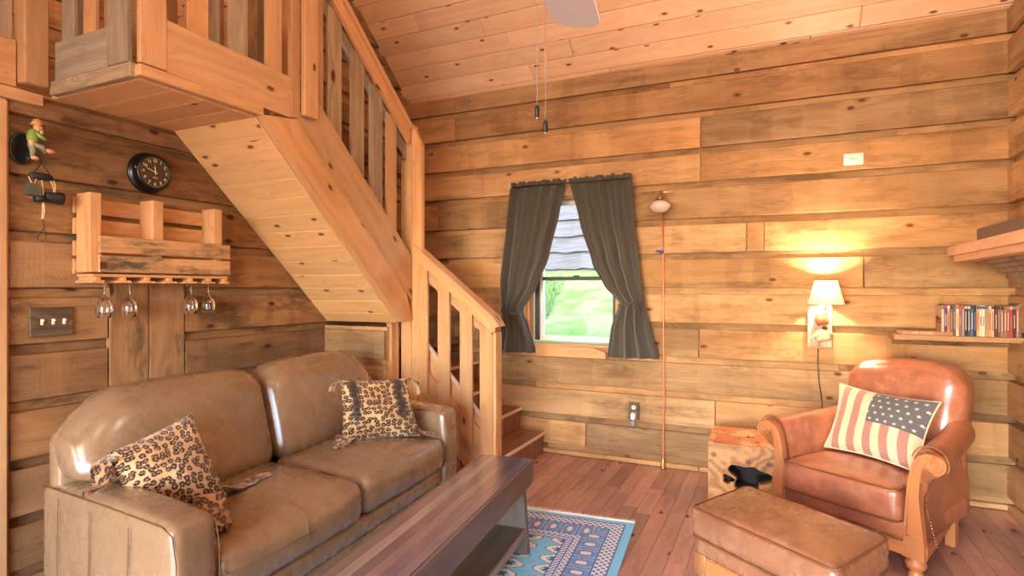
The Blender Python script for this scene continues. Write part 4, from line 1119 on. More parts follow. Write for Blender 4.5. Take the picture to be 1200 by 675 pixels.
for sx in (-1, 1):
    pr_ = arm_profile(); n = len(pr_); ys = [-.288, -.27, -.23, -.15, -.05, .05, .15, .24, .32, .36]
    mb = MB()
    def AP(i, j):
        x, z = pr_[i]; y = ys[j]; t = (y+.288)/.65
        x2 = x-.06*t*smooth(.3, .5, z)-.05*t
        z2 = z+.035*math.sin(PI*t)*-.25*smooth(.4, .6, z)+.03*t*smooth(.4, .6, z)
        if j == 0: x2 = .315+(x2-.315)*.93; z2 = z2-.004
        pk = .0025*math.sin(i*2.4)*(1 if j in (1, 2) else 0)*smooth(.45, .55, z)
        return (sx*(x2+pk), y, z2+pk)
    mb.grid(AP, n, len(ys), lambda i, j: (i*.03, j*.05), wrapu=True, flip=sx < 0)
    mb.face([k_ for k_ in range(n)][::(1 if sx > 0 else -1)], [(0, 0)]*n); 
    arm = cc(mb, 'arm', m_chair)
    # carved post with scroll
    inner = [(.276, .10), (.281, .25), (.288, .36), (.297, .45), (.312, .522), (.335, .560), (.366, .578), (.392, .578)]
    sc0 = (.400, .534); R0 = .044
    arc = [(sc0[0]+R0*math.cos(rad(a)), sc0[1]+R0*math.sin(rad(a))) for a in range(75, -196, -18)]
    outer = [(.353, .485), (.343, .44), (.340, .38), (.345, .31), (.354, .23), (.360, .17), (.362, .10)]
    poly = inner+arc[1:]+outer
    poly = [(sx*x, z) for x, z in poly]
    mb = MB(); mb.prism(poly, (0, -.322, 0), (1, 0, 0), (0, 0, 1), (0, .036, 0), (0, 1)); post = cc(mb, 'carved_post', m_oak, smooth=False)
    mb = MB(); pts = []
    for t in range(60):
        a = rad(100-t*14); rr = .037*(1-t/66); pts.append((sx*(sc0[0]+rr*math.cos(a)), -.324, sc0[1]+rr*math.sin(a)))
    mb.tube(pts, .0042, 6); mb.tube([(sx*x, -.324, z) for x, z in [(.292, .20), (.298, .36), (.307, .45), (.322, .515), (.343, .548), (.375, .562)]], .003, 5)
    mb.tube([(sx*x, -.324, z) for x, z in [(.292, .20), (.350, .20)]], .003, 5)
    cc(mb, 'scroll_carving', m_oak, par=post)
    mb = MB()
    npts = [(.262, .20+.0125*q) for q in range(22)]
    for q in range(30):
        a = rad(165-q*6.5); npts.append((.372+.071*math.cos(a), .533+.071*math.sin(a)))
    for (x, z) in npts: mb.ball((sx*x, -.290, z), .0042, 4)
    for q in range(24): 
        z = .46-q*.0125; xx = .345 + (.0 if z > .33 else (.33-z)*.25); mb.ball((sx*(xx+.012), -.288, z), .0042, 4)
    tag(cc(mb, 'nailhead_trim', m_nail, par=arm), kind='stuff')
    mb = MB(); mb.prism([(-.30, .105), (.27, .135), (.27, .175), (-.30, .160)], (sx*.335, 0, 0), (0, 1, 0), (0, 0, 1), (sx*.03, 0, 0), (1, 0))
    for q in range(len(mb.v)):
        x, y, z = mb.v[q]; mb.v[q] = (x-sx*.09*(y+.3)/.57, y, z)
    cc(mb, 'side_rail', m_oak, smooth=False)
    mb = MB(); mb.lathe([(.022, 0), (.03, .006), (.033, .02), (.026, .034), (.022, .042), (.036, .052), (.042, .068), (.038, .086), (.026, .095), (.03, .105)], (sx*.315, -.285, 0), 20); cc(mb, 'leg', m_oakd if False else m_oak)
    mb = MB(); mb.prism([(-.022, .17), (.022, .17), (.02, 0), (-.016, 0)], (sx*.262-.022, .25, 0), (0, 1, 0), (0, 0, 1), (.044, 0, 0), (0, 1)); cc(mb, 'leg', m_oak, smooth=False)
mb = MB(); mb.box((0, -.302, .132), (.60, .034, .062), None, 0, .006); mb.box((0, -.320, .158), (.60, .008, .006), None, 0, .002); cc(mb, 'front_rail', m_oak, smooth=False)
mb = MB()
for q in range(44): mb.ball((-.262+.0122*q, -.319, .172), .0045, 4)
tag(cc(mb, 'nailhead_trim', m_nail), kind='stuff')

# flag pillow on the chair
Mc = Matrix.Translation((.447, 3.498, 0)) @ Matrix.Rotation(rad(-31.9), 4, 'Z')
W_ = lambda x, y, z: tuple(Mc @ Vector((x, y, z)))
fp, fc = pillow('flag_pillow', 'faded stars and stripes throw pillow leaning in the leather armchair', 'pillow',
    [W_(-.235, -.02, .425), W_(.262, -.11, .425), W_(.262, .125, .735), W_(-.275, .225, .745)], .155, m_flag, (1, 1), pinch=.10, piping=m_flagpipe)

# ================================================================== ottoman
ot = empty('ottoman', (.024, 2.437, 0), rad(-37.2), 'worn brown leather ottoman with turned legs before the armchair', 'ottoman')
So = Matrix(((1, -.15, 0, 0), (0, .984, 0, 0), (0, 0, 1, 0), (0, 0, 0, 1)))
def oo(mb, name, mat, smooth=True, par=None): return mb.build(name, mat, par or ot, xf=So, smooth=smooth)
OW, OD = .62, .42
mb = MB(); mb.puff((0, 0, .352), (OW, OD, .125), .03, 22, (.004, .004, .022), lambda e, q: (e.x, e.y, e.z+.004*math.sin(e.x*22+e.y*9)*(q.z > .9)*(1-q.x**2)*(1-q.y**2))); oc = oo(mb, 'top_cushion', m_otto)
def rectloop(z, hx, hy, rr):
    pts = []
    for (cx, cy, a0) in ((hx-rr, hy-rr, 0), (-hx+rr, hy-rr, 90), (-hx+rr, -hy+rr, 180), (hx-rr, -hy+rr, 270)):
        for t in range(5): a = rad(a0+t*22.5); pts.append(Vector((cx+rr*math.cos(a), cy+rr*math.sin(a), z)))
    out = []
    for i in range(len(pts)):
        p, q = pts[i], pts[(i+1) % len(pts)]; m = max(1, int((q-p).length/.04))
        for k_ in range(m): out.append(p+(q-p)*(k_/m))
    return out
mb = MB(); mb.tube(rectloop(.408, OW/2-.003, OD/2-.003, .03), .0042, 6, closed=True); oo(mb, 'piping', m_pipe, par=oc)
mb = MB(); mb.tube(rectloop(.295, OW/2-.001, OD/2-.001, .03), .0042, 6, closed=True); oo(mb, 'piping', m_pipe, par=oc)
mb = MB(); mb.puff((0, 0, .255), (OW-.03, OD-.03, .075), .018, 12, (.004, .004, 0)); ob_ = oo(mb, 'leather_base', m_otto)
mb = MB()
for p in rectloop(.228, OW/2-.013, OD/2-.013, .01):
    mb.ball(p, .0042, 4)
for q in range(46): mb.ball((-.285+.0127*q, -OD/2+.012, .228), .0042, 4); 
for q in range(30): mb.ball((OW/2-.012, -.18+.0124*q, .228), .0042, 4); mb.ball((-OW/2+.012, -.18+.0124*q, .228), .0042, 4)
tag(oo(mb, 'nailhead_trim', m_nail), kind='stuff')
for sy in (-1, 1):
    mb = MB(); mb.box((0, sy*(OD/2-.026), .185), (OW-.14, .03, .075), None, 0, .006); mb.box((0, sy*(OD/2-.014), .185), (OW-.18, .008, .04), None, 0, .003); oo(mb, 'rail', m_oak, smooth=False)
for sx in (-1, 1):
    mb = MB(); mb.box((sx*(OW/2-.026), 0, .185), (.03, OD-.14, .075), None, 1, .006); oo(mb, 'rail', m_oak, smooth=False)
    for sy in (-1, 1):
        mb = MB(); c = (sx*(OW/2-.042), sy*(OD/2-.042), 0)
        mb.box((c[0], c[1], .19), (.062, .062, .085), None, 2, .005)
        mb.lathe([(.018, 0), (.025, .004), (.029, .018), (.024, .032), (.016, .04), (.019, .048), (.016, .056), (.026, .085), (.034, .108), (.036, .12), (.022, .132), (.03, .142), (.03, .15)], c, 20); oo(mb, 'leg', m_oakd)

# ================================================================== cedar block side table
tb = empty('side_table', (-.196, 3.752, 0), rad(2), 'squared cedar log side table with natural hollows beside the armchair', 'side table')
TW, TD, TH = .352, .44, .40
rr_ = random.Random(12)
def blob(x, z, cx, cz, rx, rz, ph):
    a = math.atan2((z-cz)/rz, (x-cx)/rx); d = math.hypot((x-cx)/rx, (z-cz)/rz)
    return d-(1+.22*math.sin(3*a+ph)+.14*math.sin(5*a+ph*2))
def hollow_face(mb, P, w, h, blobs, depth, n=64, m=64):
    def Q(i, j):
        x, z = i/(n)*w-w/2, j/(m)*h
        dep = 0
        for bl_ in blobs:
            d = blob(x, z, *bl_[:5])
            dep = max(dep, smooth(.04, -.14, d)*bl_[5] if d < .04 else 0)
        if i in (0, n) or j in (0, m): dep = 0
        return P(x, z, -dep-.003*max(0, mnoise.noise(Vector((x*14, z*14, w)))) if not (i in (0, n) or j in (0, m)) else 0)
    f0 = len(mb.f)
    mb.grid(Q, n+1, m+1, lambda i, j: (i/n*w+w*3, j/m*h+h*5))
    k0 = 0
    for j in range(m):
        for i in range(n):
            x, z = (i+.5)/n*w-w/2, (j+.5)/m*h
            if any(blob(x, z, *bl_[:5]) < -.01 for bl_ in blobs): mb.mi[f0+k0] = 1
            k0 += 1
mb = MB()
hollow_face(mb, lambda x, z, d: (x, -TD/2-d, z), TW, TH, [(.045, .215, .095, .075, .6, .16), (-.065, .20, .030, .022, 1.5, .06)], 0, 130, 130)
hollow_face(mb, lambda x, z, d: (x, z-TD/2, TH+d), TW, TD, [(-.035, .165, .028, .010, .4, .03), (.05, .235, .024, .018, 2.4, .04), (.105, .11, .03, .008, 1.4, .02), (-.10, .33, .02, .008, 2.0, .02)], 0, 110, 110)
hollow_face(mb, lambda x, z, d: (-TW/2-d, -x, z), TD, TH, [], 0, 8, 8); hollow_face(mb, lambda x, z, d: (TW/2+d, x, z), TD, TH, [], 0, 8, 8); hollow_face(mb, lambda x, z, d: (-x, TD/2+d, z), TW, TH, [], 0, 8, 8)
# uv for rings: swap so the front shows swirling grain
mb.build('cedar_block', [m_burl, m_hollow], tb, smooth=False)
# ================================================================== curtains
def interp(tab, z):
    for (z0, v0), (z1, v1) in zip(tab, tab[1:]):
        if z <= z0 and z >= z1:
            t = (z0-z)/(z0-z1) if z0 != z1 else 0; t2 = t*t*(3-2*t)*.35+t*.65
            return v0+(v1-v0)*t2
    return tab[0][1] if z > tab[0][0] else tab[-1][1]
rod = empty('curtain_rod', (-1.44, YB-.135, 2.095), 0, 'thin curtain rod hidden in the dark curtain headings', 'curtain rod')
mb = MB(); mb.tube([(-.465, 0, 0), (.47, 0, 0)], .005, 8)
mb.tube([(-.465, 0, 0), (-.465, .06, 0)], .005, 8); mb.tube([(.47, 0, 0), (.47, .06, 0)], .005, 8)
mb.build('rod', m_iron, rod, smooth=True)
def curtain(lab, L, Rr, tie_z, side, seed, folds):
    """L and Rr are tables of (z, x) for the two edges"""
    r = random.Random(seed); ph = [r.uniform(0, 6.28) for _ in range(4)]
    n, m = 110, 90; zt, zb = 2.135, .80
    cx = (L[0][1]+Rr[0][1])/2
    root = empty('curtain', (cx, YB-.125, zt), 0, lab, 'curtain', None)
    mb = MB()
    def P(i, j):
        u = i/n; t = j/m; z = zt-(zt-zb)*t
        xl, xr = interp(L, z), interp(Rr, z); w = xr-xl
        d = abs(z-tie_z); g = 1-smooth(0, .22, d)
        uu = u+.004*math.sin(folds*PI*2*u+ph[1]+z*2)
        x = xl+w*uu
        amp = .022+.009*math.sin(u*7+ph[0])
        amp *= (1-.4*g)*(1-.35*smooth(1.9, 1.4, z)*0); 
        fo = math.sin(folds*2*PI*u+ph[0]+.5*math.sin(z*3+ph[2]))+.22*math.sin(folds*4.1*PI*u+ph[3]+z*1.5)
        y = -amp*fo
        y -= .045*g*math.sin(PI*u)                      # bunched at the tie
        y -= .02*smooth(zb+.35, zb, z)*math.sin(u*5)
        if z > 2.06:                                     # gathered heading
            k_ = smooth(2.06, 2.135, z)
            y = y*(1-.6*k_)+.009*math.sin(u*2*PI*folds*2.6+ph[1])*k_
            z += .006*k_*math.sin(u*2*PI*folds*1.3+ph[2])+.004*k_*math.sin(u*2*PI*folds*3.1+ph[3])
        if abs(z-2.095) < .012: y *= .5
        zz = z + (.022*side*(u-.5) if j == m else 0) - .02*smooth(.9, 1, t)*(u if side > 0 else 1-u)
        return (x-cx, y+.01-.0, zz-zt)
    mb.grid(P, n+1, m+1, lambda i, j: (i/n*.6, j/m*1.4))
    c = mb.build('panel', m_curt, root, smooth=True)
    sm = c.modifiers.new('thick', 'SOLIDIFY'); sm.thickness = .0018
    # tie band with a small bow knot
    xl, xr = interp(L, tie_z), interp(Rr, tie_z)
    mb = MB(); N_ = 30; dz = .012
    def T(i, j):
        a = 2*PI*i/N_; q = j/4
        x = (xl+xr)/2+(xr-xl)*.53*math.cos(a); y = -.012+.062*math.sin(a)
        return (x-cx, y, tie_z-zt+(q-.5)*.024+side*.02*math.cos(a))
    mb.grid(T, N_, 5, None, 0, True)
    kx = xr-.02 if side < 0 else xl+.03
    kx = (xl+xr)/2-(.02 if side < 0 else -.06)
    mb.ball((kx-cx, -.085, tie_z-zt), (.018, .014, .018), 6)
    for sg in (-1, 1):
        mb.tube([(kx-cx, -.088, tie_z-zt), (kx-cx+sg*.028, -.094, tie_z-zt+.022), (kx-cx+sg*.034, -.09, tie_z-zt), (kx-cx+sg*.006, -.088, tie_z-zt-.004)], .0065, 6)
        mb.tube([(kx-cx, -.088, tie_z-zt-.005), (kx-cx+sg*.012, -.09, tie_z-zt-.05), (kx-cx+sg*.016, -.088, tie_z-zt-.095)], .0065, 6)
    mb.build('tie_band', m_curt, root, smooth=True)
    return root
curtain('charcoal curtain left of the window, tied back low toward the stairs',
    [(2.135, -1.915), (1.76, -1.955), (1.35, -2.005), (1.11, -1.99), (1.0, -2.0), (.80, -2.045)],
    [(2.135, -1.455), (1.875, -1.515), (1.55, -1.60), (1.317, -1.70), (1.12, -1.83), (1.0, -1.78), (.80, -1.725)], 1.11, -1, 3, 3.6)
curtain('charcoal curtain right of the window, tied back over the plank wall',
    [(2.135, -1.440), (1.80, -1.355), (1.476, -1.255), (1.316, -1.165), (1.19, -1.045), (1.0, -1.115), (.80, -1.14)],
    [(2.135, -.955), (1.843, -.94), (1.53, -.905), (1.19, -.865), (.98, -.815), (.80, -.762)], 1.19, 1, 5, 3.8)

# ================================================================== gas lamp with copper pipe
gl = empty('gas_lamp', (-.755, YB-.05, 1.90), 0, 'small brass gas lamp with glass globe fed by a copper pipe beside the window', 'gas lamp')
def g(mb, name, mat, **kw): return mb.build(name, mat, gl, smooth=True, **kw)
mb = MB(); mb.box((0, .028, .095), (.16, .022, .02), None, 0, .004); mb.tube([(0, .02, .095), (0, -.03, .09), (0, -.07, .085), (0, -.075, .06)], .006, 8); mb.lathe([(.012, .02), (.028, .028), (.03, .034), (.012, .05), (.008, .07)], (0, -.075, .0), 16)
for q in range(4): a = q*PI/2+.4; mb.tube([(.02*math.cos(a), -.075+.02*math.sin(a), .03), (.045*math.cos(a), -.075+.045*math.sin(a), .03), (.05*math.cos(a), -.075+.05*math.sin(a), .015)], .003, 5)
g(mb, 'bracket', m_brass)
mb = MB(); pr0 = [(.035, .018), (.05, .005), (.072, -.015), (.07, -.03), (.045, -.055), (.03, -.062), (.012, -.064)]
mb.lathe(pr0, (0, -.075, 0), 24, cap=False); c = g(mb, 'glass_globe', m_frost); sm = c.modifiers.new('thick', 'SOLIDIFY'); sm.thickness = .003
mb = MB(); mb.tube([(.0, -.075, -.05), (.004, -.04, -.09), (.006, .0, -.13), (.008, .010, -.35), (.012, .010, -.9), (.016, .008, -1.4), (.012, .0, -1.62), (.012, -.012, -1.80), (.012, -.012, -1.87)], .0062, 8); g(mb, 'copper_pipe', m_copper)
mb = MB(); mb.tube([(-.028, -.016, -.335), (.012, -.012, -.345)], .007, 8); mb.box((-.012, -.018, -.335), (.05, .008, .014), None, 0, .003); g(mb, 'valve', m_blue, label='small blue valve handle')
mb = MB()
for z in (-.36, -.66, -.95, -1.22): mb.box((.012, .012, z), (.045, .008, .008), None, 0, .002)
g(mb, 'pipe_clip', m_brass)
mb = MB(); mb.lathe([(.022, -1.90), (.022, -1.885), (.016, -1.88), (.016, -1.84), (.011, -1.83), (.011, -1.80)], (.012, -.012, 0), 14); g(mb, 'floor_fitting', m_brass)
# ================================================================== outlet with a plug-in freshener
ol = empty('wall_outlet', (-.957, YB-.046, .395), 0, 'wall outlet on a dark wood plate low beside the copper pipe', 'outlet')
mb = MB(); mb.box((0, 0, 0), (.078, .01, .125), None, 2, .003); mb.build('plate', m_plate, ol)
mb = MB(); mb.lathe([(.016, 0), (.016, .006)], (0, -.004, .027), 18, Rx(PI/2)); mb.box((0, -.006, -.026), (.032, .006, .03), None, 0, .003); mb.build('socket', m_cream, ol)
mb = MB(); mb.box((-.004, -.0105, .03), (.003, .002, .009), None, 2, .0005); mb.box((.005, -.0105, .03), (.003, .002, .009), None, 2, .0005); mb.build('socket_slots', m_black, ol)
fr = empty('air_freshener', (-.957, YB-.075, .36), 0, 'small white plug-in air freshener in the outlet by the copper pipe', 'air freshener')
mb = MB(); mb.puff((0, 0, 0), (.034, .036, .05), .012, 8, (0, .003, 0)); mb.build('body', m_white, fr, smooth=True)
mb = MB(); mb.puff((0, -.002, -.045), (.030, .026, .042), .008, 8); mb.build('bottle', m_glass, fr, smooth=True)
mb = MB(); mb.puff((0, -.002, -.048), (.022, .019, .03), .006, 6); mb.build('scented_oil', plain('pale_blue_oil', (196, 212, 240), .2), fr, smooth=True)
mb = MB(); mb.box((0, -.019, .004), (.010, .003, .012), None, 2, .001); mb.build('dial', m_greybox, fr)
# ================================================================== white alarm box with dried sprig above
dv = empty('wall_sensor', (.442, YB-.046, 2.118), 0, 'small white rectangular box high on the plank wall above the lamp', 'sensor')
mb = MB(); mb.puff((0, 0, 0), (.112, .026, .072), .006, 8, (0, .002, 0)); mb.build('case', m_white, dv, smooth=True)
mb = MB()
for x in (-.035, -.015, .035): mb.lathe([(.004, 0), (.004, .002)], (x, -.0145, .012 if x < 0 else .018), 10, Rx(PI/2))
mb.box((.0, -.0150, .0), (.05, .0015, .006), None, 0, .0005); mb.build('vent_marks', plain('pale_grey_print', (190, 172, 156), .5), dv)
sp = empty('dried_sprig', (.47, YB-.05, 2.237), 0, 'small dried sprig tucked in the plank joint above the white box', 'sprig')
mb = MB(); r = random.Random(2)
for q in range(9):
    a = r.uniform(-.6, .6); l = r.uniform(.02, .05); sx = r.choice((-1, 1)); x0 = r.uniform(-.03, .02)
    mb.tube([(x0, .0, 0), (x0+sx*l*.5, -.012, a*l*.4), (x0+sx*l, -.016, a*l)], [.0022, .0035, .001], 5)
mb.build('twig', m_sage, sp, smooth=True)
# ================================================================== wall lamp
sl = empty('wall_lamp', (.252, YB-.05, .91), 0, 'lit wall lamp with cream shade on a weathered board above the side table', 'wall lamp')
mb = MB(); mb.box((0, 0, .165), (.142, .022, .33), None, 2, .008, (1, 1, 1)); mb.build('backboard', wood('whitewashed_driftwood', (226, 200, 172), (150, 112, 84), grain=.4, fine=.5, knots=.2, stain=.6, staincol=(120, 86, 60), rough=.75, bump=.4), sl)
mb = MB(); mb.box((0, -.002, .004), (.14, .03, .012), None, 0, .004); mb.build('base_strip', m_stair, sl)
mb = MB()
def lump(c, r, n, seed, sq=1):
    b = len(mb.v); mb.ball(c, r, n)
    for q in range(b, len(mb.v)):
        p = Vector(mb.v[q]); d = p-Vector(c); k_ = 1+.28*mnoise.noise(d*38+Vector((seed, 0, 0))); p = Vector(c)+d*k_; mb.v[q] = tuple(p)
lump((.008, -.028, .19), (.046, .026, .042), 14, 3.0); mb.build('carved_figure', plain('reddish_carved_wood', (176, 108, 70), .7, var=.5, bump=.6, sc=60), sl, smooth=True)
mb = MB(); lump((.02, -.030, .085), (.052, .032, .042), 12, 9.0); mb.prism([(-.06, .075), (-.01, .118), (.055, .122), (.078, .10), (.01, .10), (-.045, .068)], (0, -.058, 0), (1, 0, 0), (0, 0, 1), (0, .03, 0)); mb.build('carved_stump', plain('pale_carved_wood', (206, 184, 146), .75, var=.35, bump=.5, sc=50), sl, smooth=False)
mb = MB(); mb.tube([(.028, -.01, .25), (.028, -.08, .255), (.028, -.115, .27), (.028, -.115, .33)], .006, 8); mb.lathe([(.014, .33), (.016, .345), (.016, .375)], (.028, -.115, 0), 14); mb.build('lamp_arm', m_brass, sl, smooth=True)
mb = MB(); mb.lathe([(.104, .285), (.083, .36), (.062, .44)], (.028, -.115, 0), 32); 
# open at both ends: drop caps
mb.f = mb.f[:-2]; mb.uv = mb.uv[:-2]; mb.mi = mb.mi[:-2]; mb.tint = mb.tint[:-2]
sh = mb.build('lamp_shade', m_shade, sl, smooth=True)
mb = MB(); 
for rr0, z in ((.104, .286), (.0625, .439)): mb.tube([(.028+rr0*math.cos(2*PI*q/32), -.115+rr0*math.sin(2*PI*q/32), z) for q in range(32)], .0028, 6, closed=True)
mb.build('shade_trim', plain('brown_trim_tape', (150, 104, 66), .7), sl, smooth=True)
mb = MB(); mb.ball((.028, -.115, .392), (.012, .012, .015), 8); mb.build('bulb', m_bulb, sl, smooth=True)
mb = MB(); mb.tube([(-.01, -.012, .0), (-.012, -.012, -.12), (-.004, -.0, -.22), (.008, .0, -.30), (.014, .0, -.36), (.02, .006, -.55), (.03, .006, -.85)], .003, 6); mb.build('power_cord', m_iron, sl, smooth=True)
# ================================================================== clock on the left wall
Cx = XL+.044
ck = empty('wall_clock', (Cx, 1.918, 1.892), 0, 'round black clock with pale numerals above the pallet rack', 'clock')
Ry90 = Ry(PI/2)
mb = MB(); mb.lathe([(.104, 0), (.106, .006), (.100, .012), (.092, .016), (.088, .050), (.092, .054), (.093, .060), (.088, .066), (.080, .067), (.078, .062), (.079, .057)], (0, 0, 0), 48, Ry90, cap=False); mb.build('case', m_black, ck, smooth=True)
mb = MB(); mb.lathe([(.079, .059), (.0001, .0595)], (0, 0, 0), 48, Ry90); mb.build('dial', m_dial, ck)
# text frame: x_text -> +Y, y_text -> +Z, normal +X
def TM(y, z, x=.0605): return Matrix(((0, 0, 1, x), (1, 0, 0, y), (0, 1, 0, z), (0, 0, 0, 1)))
mb = MB()
for h in range(1, 13):
    a = rad(90-30*h); add_text(mb, str(h), .021, TM(.059*math.cos(a), .059*math.sin(a)))
for q in range(60):
    a = 2*PI*q/60; r0, r1 = (.070 if q % 5 else .068), .074; w = .0006 if q % 5 else .0012
    pa = Vector((.0608, r0*math.cos(a), r0*math.sin(a))); pb = Vector((.0608, r1*math.cos(a), r1*math.sin(a))); t = Vector((0, -math.sin(a), math.cos(a)))*w
    b = len(mb.v); mb.v += [tuple(pa-t), tuple(pa+t), tuple(pb+t), tuple(pb-t)]; mb.face((b, b+1, b+2, b+3), [(0, 0)]*4)
mb.tube([(.0610, -.012+.0*q, -.0285) if q == 0 else (.0610, .014, -.0300) for q in range(2)], .0008, 5)
mb.tube([(.0610, -.010, -.024), (.0610, -.004, -.0265), (.0610, .002, -.0235), (.0610, .010, -.026)], .0008, 5)
mb.build('numerals', m_lume, ck)
mb = MB()
def hand(ang, L, w, x):
    a = rad(90-ang); d = Vector((0, math.cos(a), math.sin(a))); t = Vector((0, -math.sin(a), math.cos(a)))
    b = len(mb.v); mb.v += [tuple(Vector((x, 0, 0))-d*.012-t*w), tuple(Vector((x, 0, 0))-d*.012+t*w), tuple(Vector((x, 0, 0))+d*L*.7+t*w*1.3), tuple(Vector((x, 0, 0))+d*L), tuple(Vector((x, 0, 0))+d*L*.7-t*w*1.3)]
    mb.face((b, b+1, b+2, b+3, b+4), [(0, 0)]*5)
hand(355, .036, .0022, .063); hand(290, .058, .0014, .0645); mb.ball((.064, 0, 0), .004, 6)
mb.build('hands', m_lume, ck)
mb = MB(); mb.ball((.050, -.091, .012), .006, 6); mb.box((.035, .0945, -.01), (.02, .008, .02), None, 0, .002); mb.build('latch', m_brass, ck)
# ================================================================== switch plate
sw = empty('light_switch', (XL+.040, 1.486, 1.149), 0, 'dark wood plate with three cream toggle switches', 'light switch')
mb = MB(); mb.box((0, 0, 0), (.012, .172, .128), None, 1, .003); mb.build('plate', m_plate, sw)
for y in (-.040, .003, .047):
    mb = MB(); mb.box((.008, y, 0), (.006, .011, .026), None, 2, .002); mb.box((.015, y, .005), (.016, .008, .009), Ry(-.5), 0, .002); mb.build('toggle', m_cream, sw)
mb = MB()
for y in (-.040, .003, .047):
    for z in (-.032, .032): mb.ball((.006, y, z), (.002, .003, .003), 5)
mb.build('screw', m_black, sw)
# ================================================================== pallet wine rack
Px = XL+.038
pk = empty('pallet_rack', (Px, 1.94, 1.36), 0, 'pallet wood wine rack on the left wall under the clock', 'wine rack')
Y0, Y1 = 1.575-1.94, 2.275-1.94
def pp(mb, name, mat, **kw): return mb.build(name, mat, pk, **kw)
for z in (.325, .228, .125, .04):
    mb = MB(); mb.box((.008, -.005, z), (.016, Y1-Y0+.03, .074 if z > .2 else .07), None, 1, .002, tn(.92, 1.1)); pp(mb, 'back_slat', m_pallet)
for y, w in ((Y0+.028, .05), (-.04, .055), (Y1-.03, .05)):
    mb = MB(); mb.box((.070 if y < -.2 else .066, y, .195 if y < -.2 else .275), (.105, w, .365 if y < -.2 else .21), None, 2, .003, tn(.95, 1.1)); pp(mb, 'upright', m_pallet)
for y in (-.04, Y1-.03):
    mb = MB(); mb.box((.066, y, .09), (.10, .045, .16), None, 2, .003, tn(.9, 1.0)); pp(mb, 'upright', m_pallet)
for z in (.143, .052):
    mb = MB(); mb.box((.127, .022, z), (.016, Y1-Y0-.005, .078), None, 1, .002, tn(.9, 1.1)); pp(mb, 'front_slat', m_pallet2)
mb = MB(); mb.box((.07, -.0, -.002), (.125, Y1-Y0+.01, .014), None, 1, .002, tn(.9, 1)); pp(mb, 'bottom_board', m_pallet)
ys_ = [Y0+.03, Y0+.145, Y0+.26, Y0+.375, Y0+.49, Y0+.60, Y1-.0]
for q, y in enumerate(ys_):
    mb = MB(); mb.box((.072, y, -.017), (.135, .022, .018), None, 0, .002, tn(.9, 1)); mb.box((.072, y, -.031), (.135, .072 if 0 < q < 6 else .05, .011), None, 0, .002, tn(.95, 1.08)); pp(mb, 'glass_rail', m_pallet)
# hanging glasses: base up in the rails
def wine_glass(y, x, lab):
    root = empty('wine_glass', (Px+x, 1.94+y, 1.329), 0, lab, 'wine glass', 'stemmed glasses hanging from the pallet rack')
    mb = MB(); prof = [(.0008, .012), (.030, .0125), (.031, .0105), (.010, .006), (.0042, -.004), (.0036, -.060), (.006, -.068), (.018, -.078), (.030, -.094), (.037, -.118), (.037, -.140), (.032, -.168), (.0305, -.169), (.0345, -.140), (.0345, -.118), (.028, -.097), (.016, -.081), (.0008, -.074)]
    mb.lathe([(r_, z) for r_, z in prof], (0, 0, 0), 24); mb.build('glass_body', m_glass, root, smooth=True)
for y, x, lab in ((Y0+.087, .085, 'empty stemmed glass hanging at the left end of the pallet rack'), (Y0+.202, .085, 'empty stemmed glass hanging second from the left under the pallet rack'), (Y0+.545, .060, 'empty stemmed glass hanging third from the left under the pallet rack'), (Y0+.652, .060, 'empty stemmed glass hanging at the right end of the pallet rack')):
    wine_glass(y, x, lab)
# ================================================================== figurine hook with hanging bells
Fx = XL+.036
fg = empty('figurine', (Fx, 1.40, 1.90), 0, 'small seated figurine in a green shirt on a black oval wall plaque', 'figurine')
mb = MB(); mb.lathe([(.001, .0), (.055, .0), (.060, .006), (.057, .012), (.050, .010), (.046, .006), (.001, .006)], (0, -.03, 0), 32, Matrix(((0, 0, 1), (0, .72, 0), (-1.15, 0, 0))) ); mb.build('plaque', m_black, fg, smooth=True)
mb = MB(); mb.ball((.05, .012, .095), (.017, .017, .020), 8)
mb.tube([(.05, .0, .055), (.048, -.012, .03), (.052, -.012, .0)], [.011, .013, .011], 8)
mb.build('head', m_skin, fg, smooth=True)
mb = MB(); mb.ball((.05, .008, .112), (.020, .020, .012), 8); mb.lathe([(.03, .108), (.018, .112), (.016, .128), (.002, .134)], (.05, .010, 0), 14); mb.build('hat', plain('painted_resin_tan', (190, 140, 90), .5, var=.3), fg, smooth=True)
mb = MB(); mb.ball((.05, .022, .078), (.011, .010, .017), 6); mb.build('beard', m_rope, fg, smooth=True)
mb = MB(); mb.ball((.045, -.006, .052), (.021, .021, .035), 10); mb.tube([(.055, .0, .07), (.066, .022, .052), (.06, .038, .045)], [.010, .009, .006], 8); mb.build('shirt', m_green, fg, smooth=True)
mb = MB(); mb.tube([(.045, -.008, .02), (.062, .022, .012), (.058, .036, -.012)], [.014, .012, .008], 8); mb.tube([(.045, -.012, .02), (.056, -.01, -.01), (.056, -.012, -.035)], [.014, .012, .008], 8); mb.build('trousers', m_resin, fg, smooth=True)
mb = MB(); mb.ball((.06, .05, .0), (.012, .022, .010), 8); mb.ball((.06, -.005, -.04), (.010, .016, .009), 8); mb.build('shoes', m_skin, fg, smooth=True)
mb = MB(); mb.tube([(.0, -.012, -.01), (.03, -.006, -.022), (.05, .012, -.03), (.052, .022, -.045), (.05, .018, -.055)], .0045, 8); mb.build('hook', m_iron, fg, smooth=True)
bl = empty('hanging_bells', (Fx+.05, 1.425, 1.835), 0, 'cluster of small black iron bells hanging from cords below the figurine', 'bells')
mb = MB(); mb.tube([(0, -.045, -.045), (0, -.02, -.025), (0, .0, .012), (0, .02, -.02), (0, .042, -.05)], .0022, 6); mb.build('hanger_wire', m_iron, bl, smooth=True)
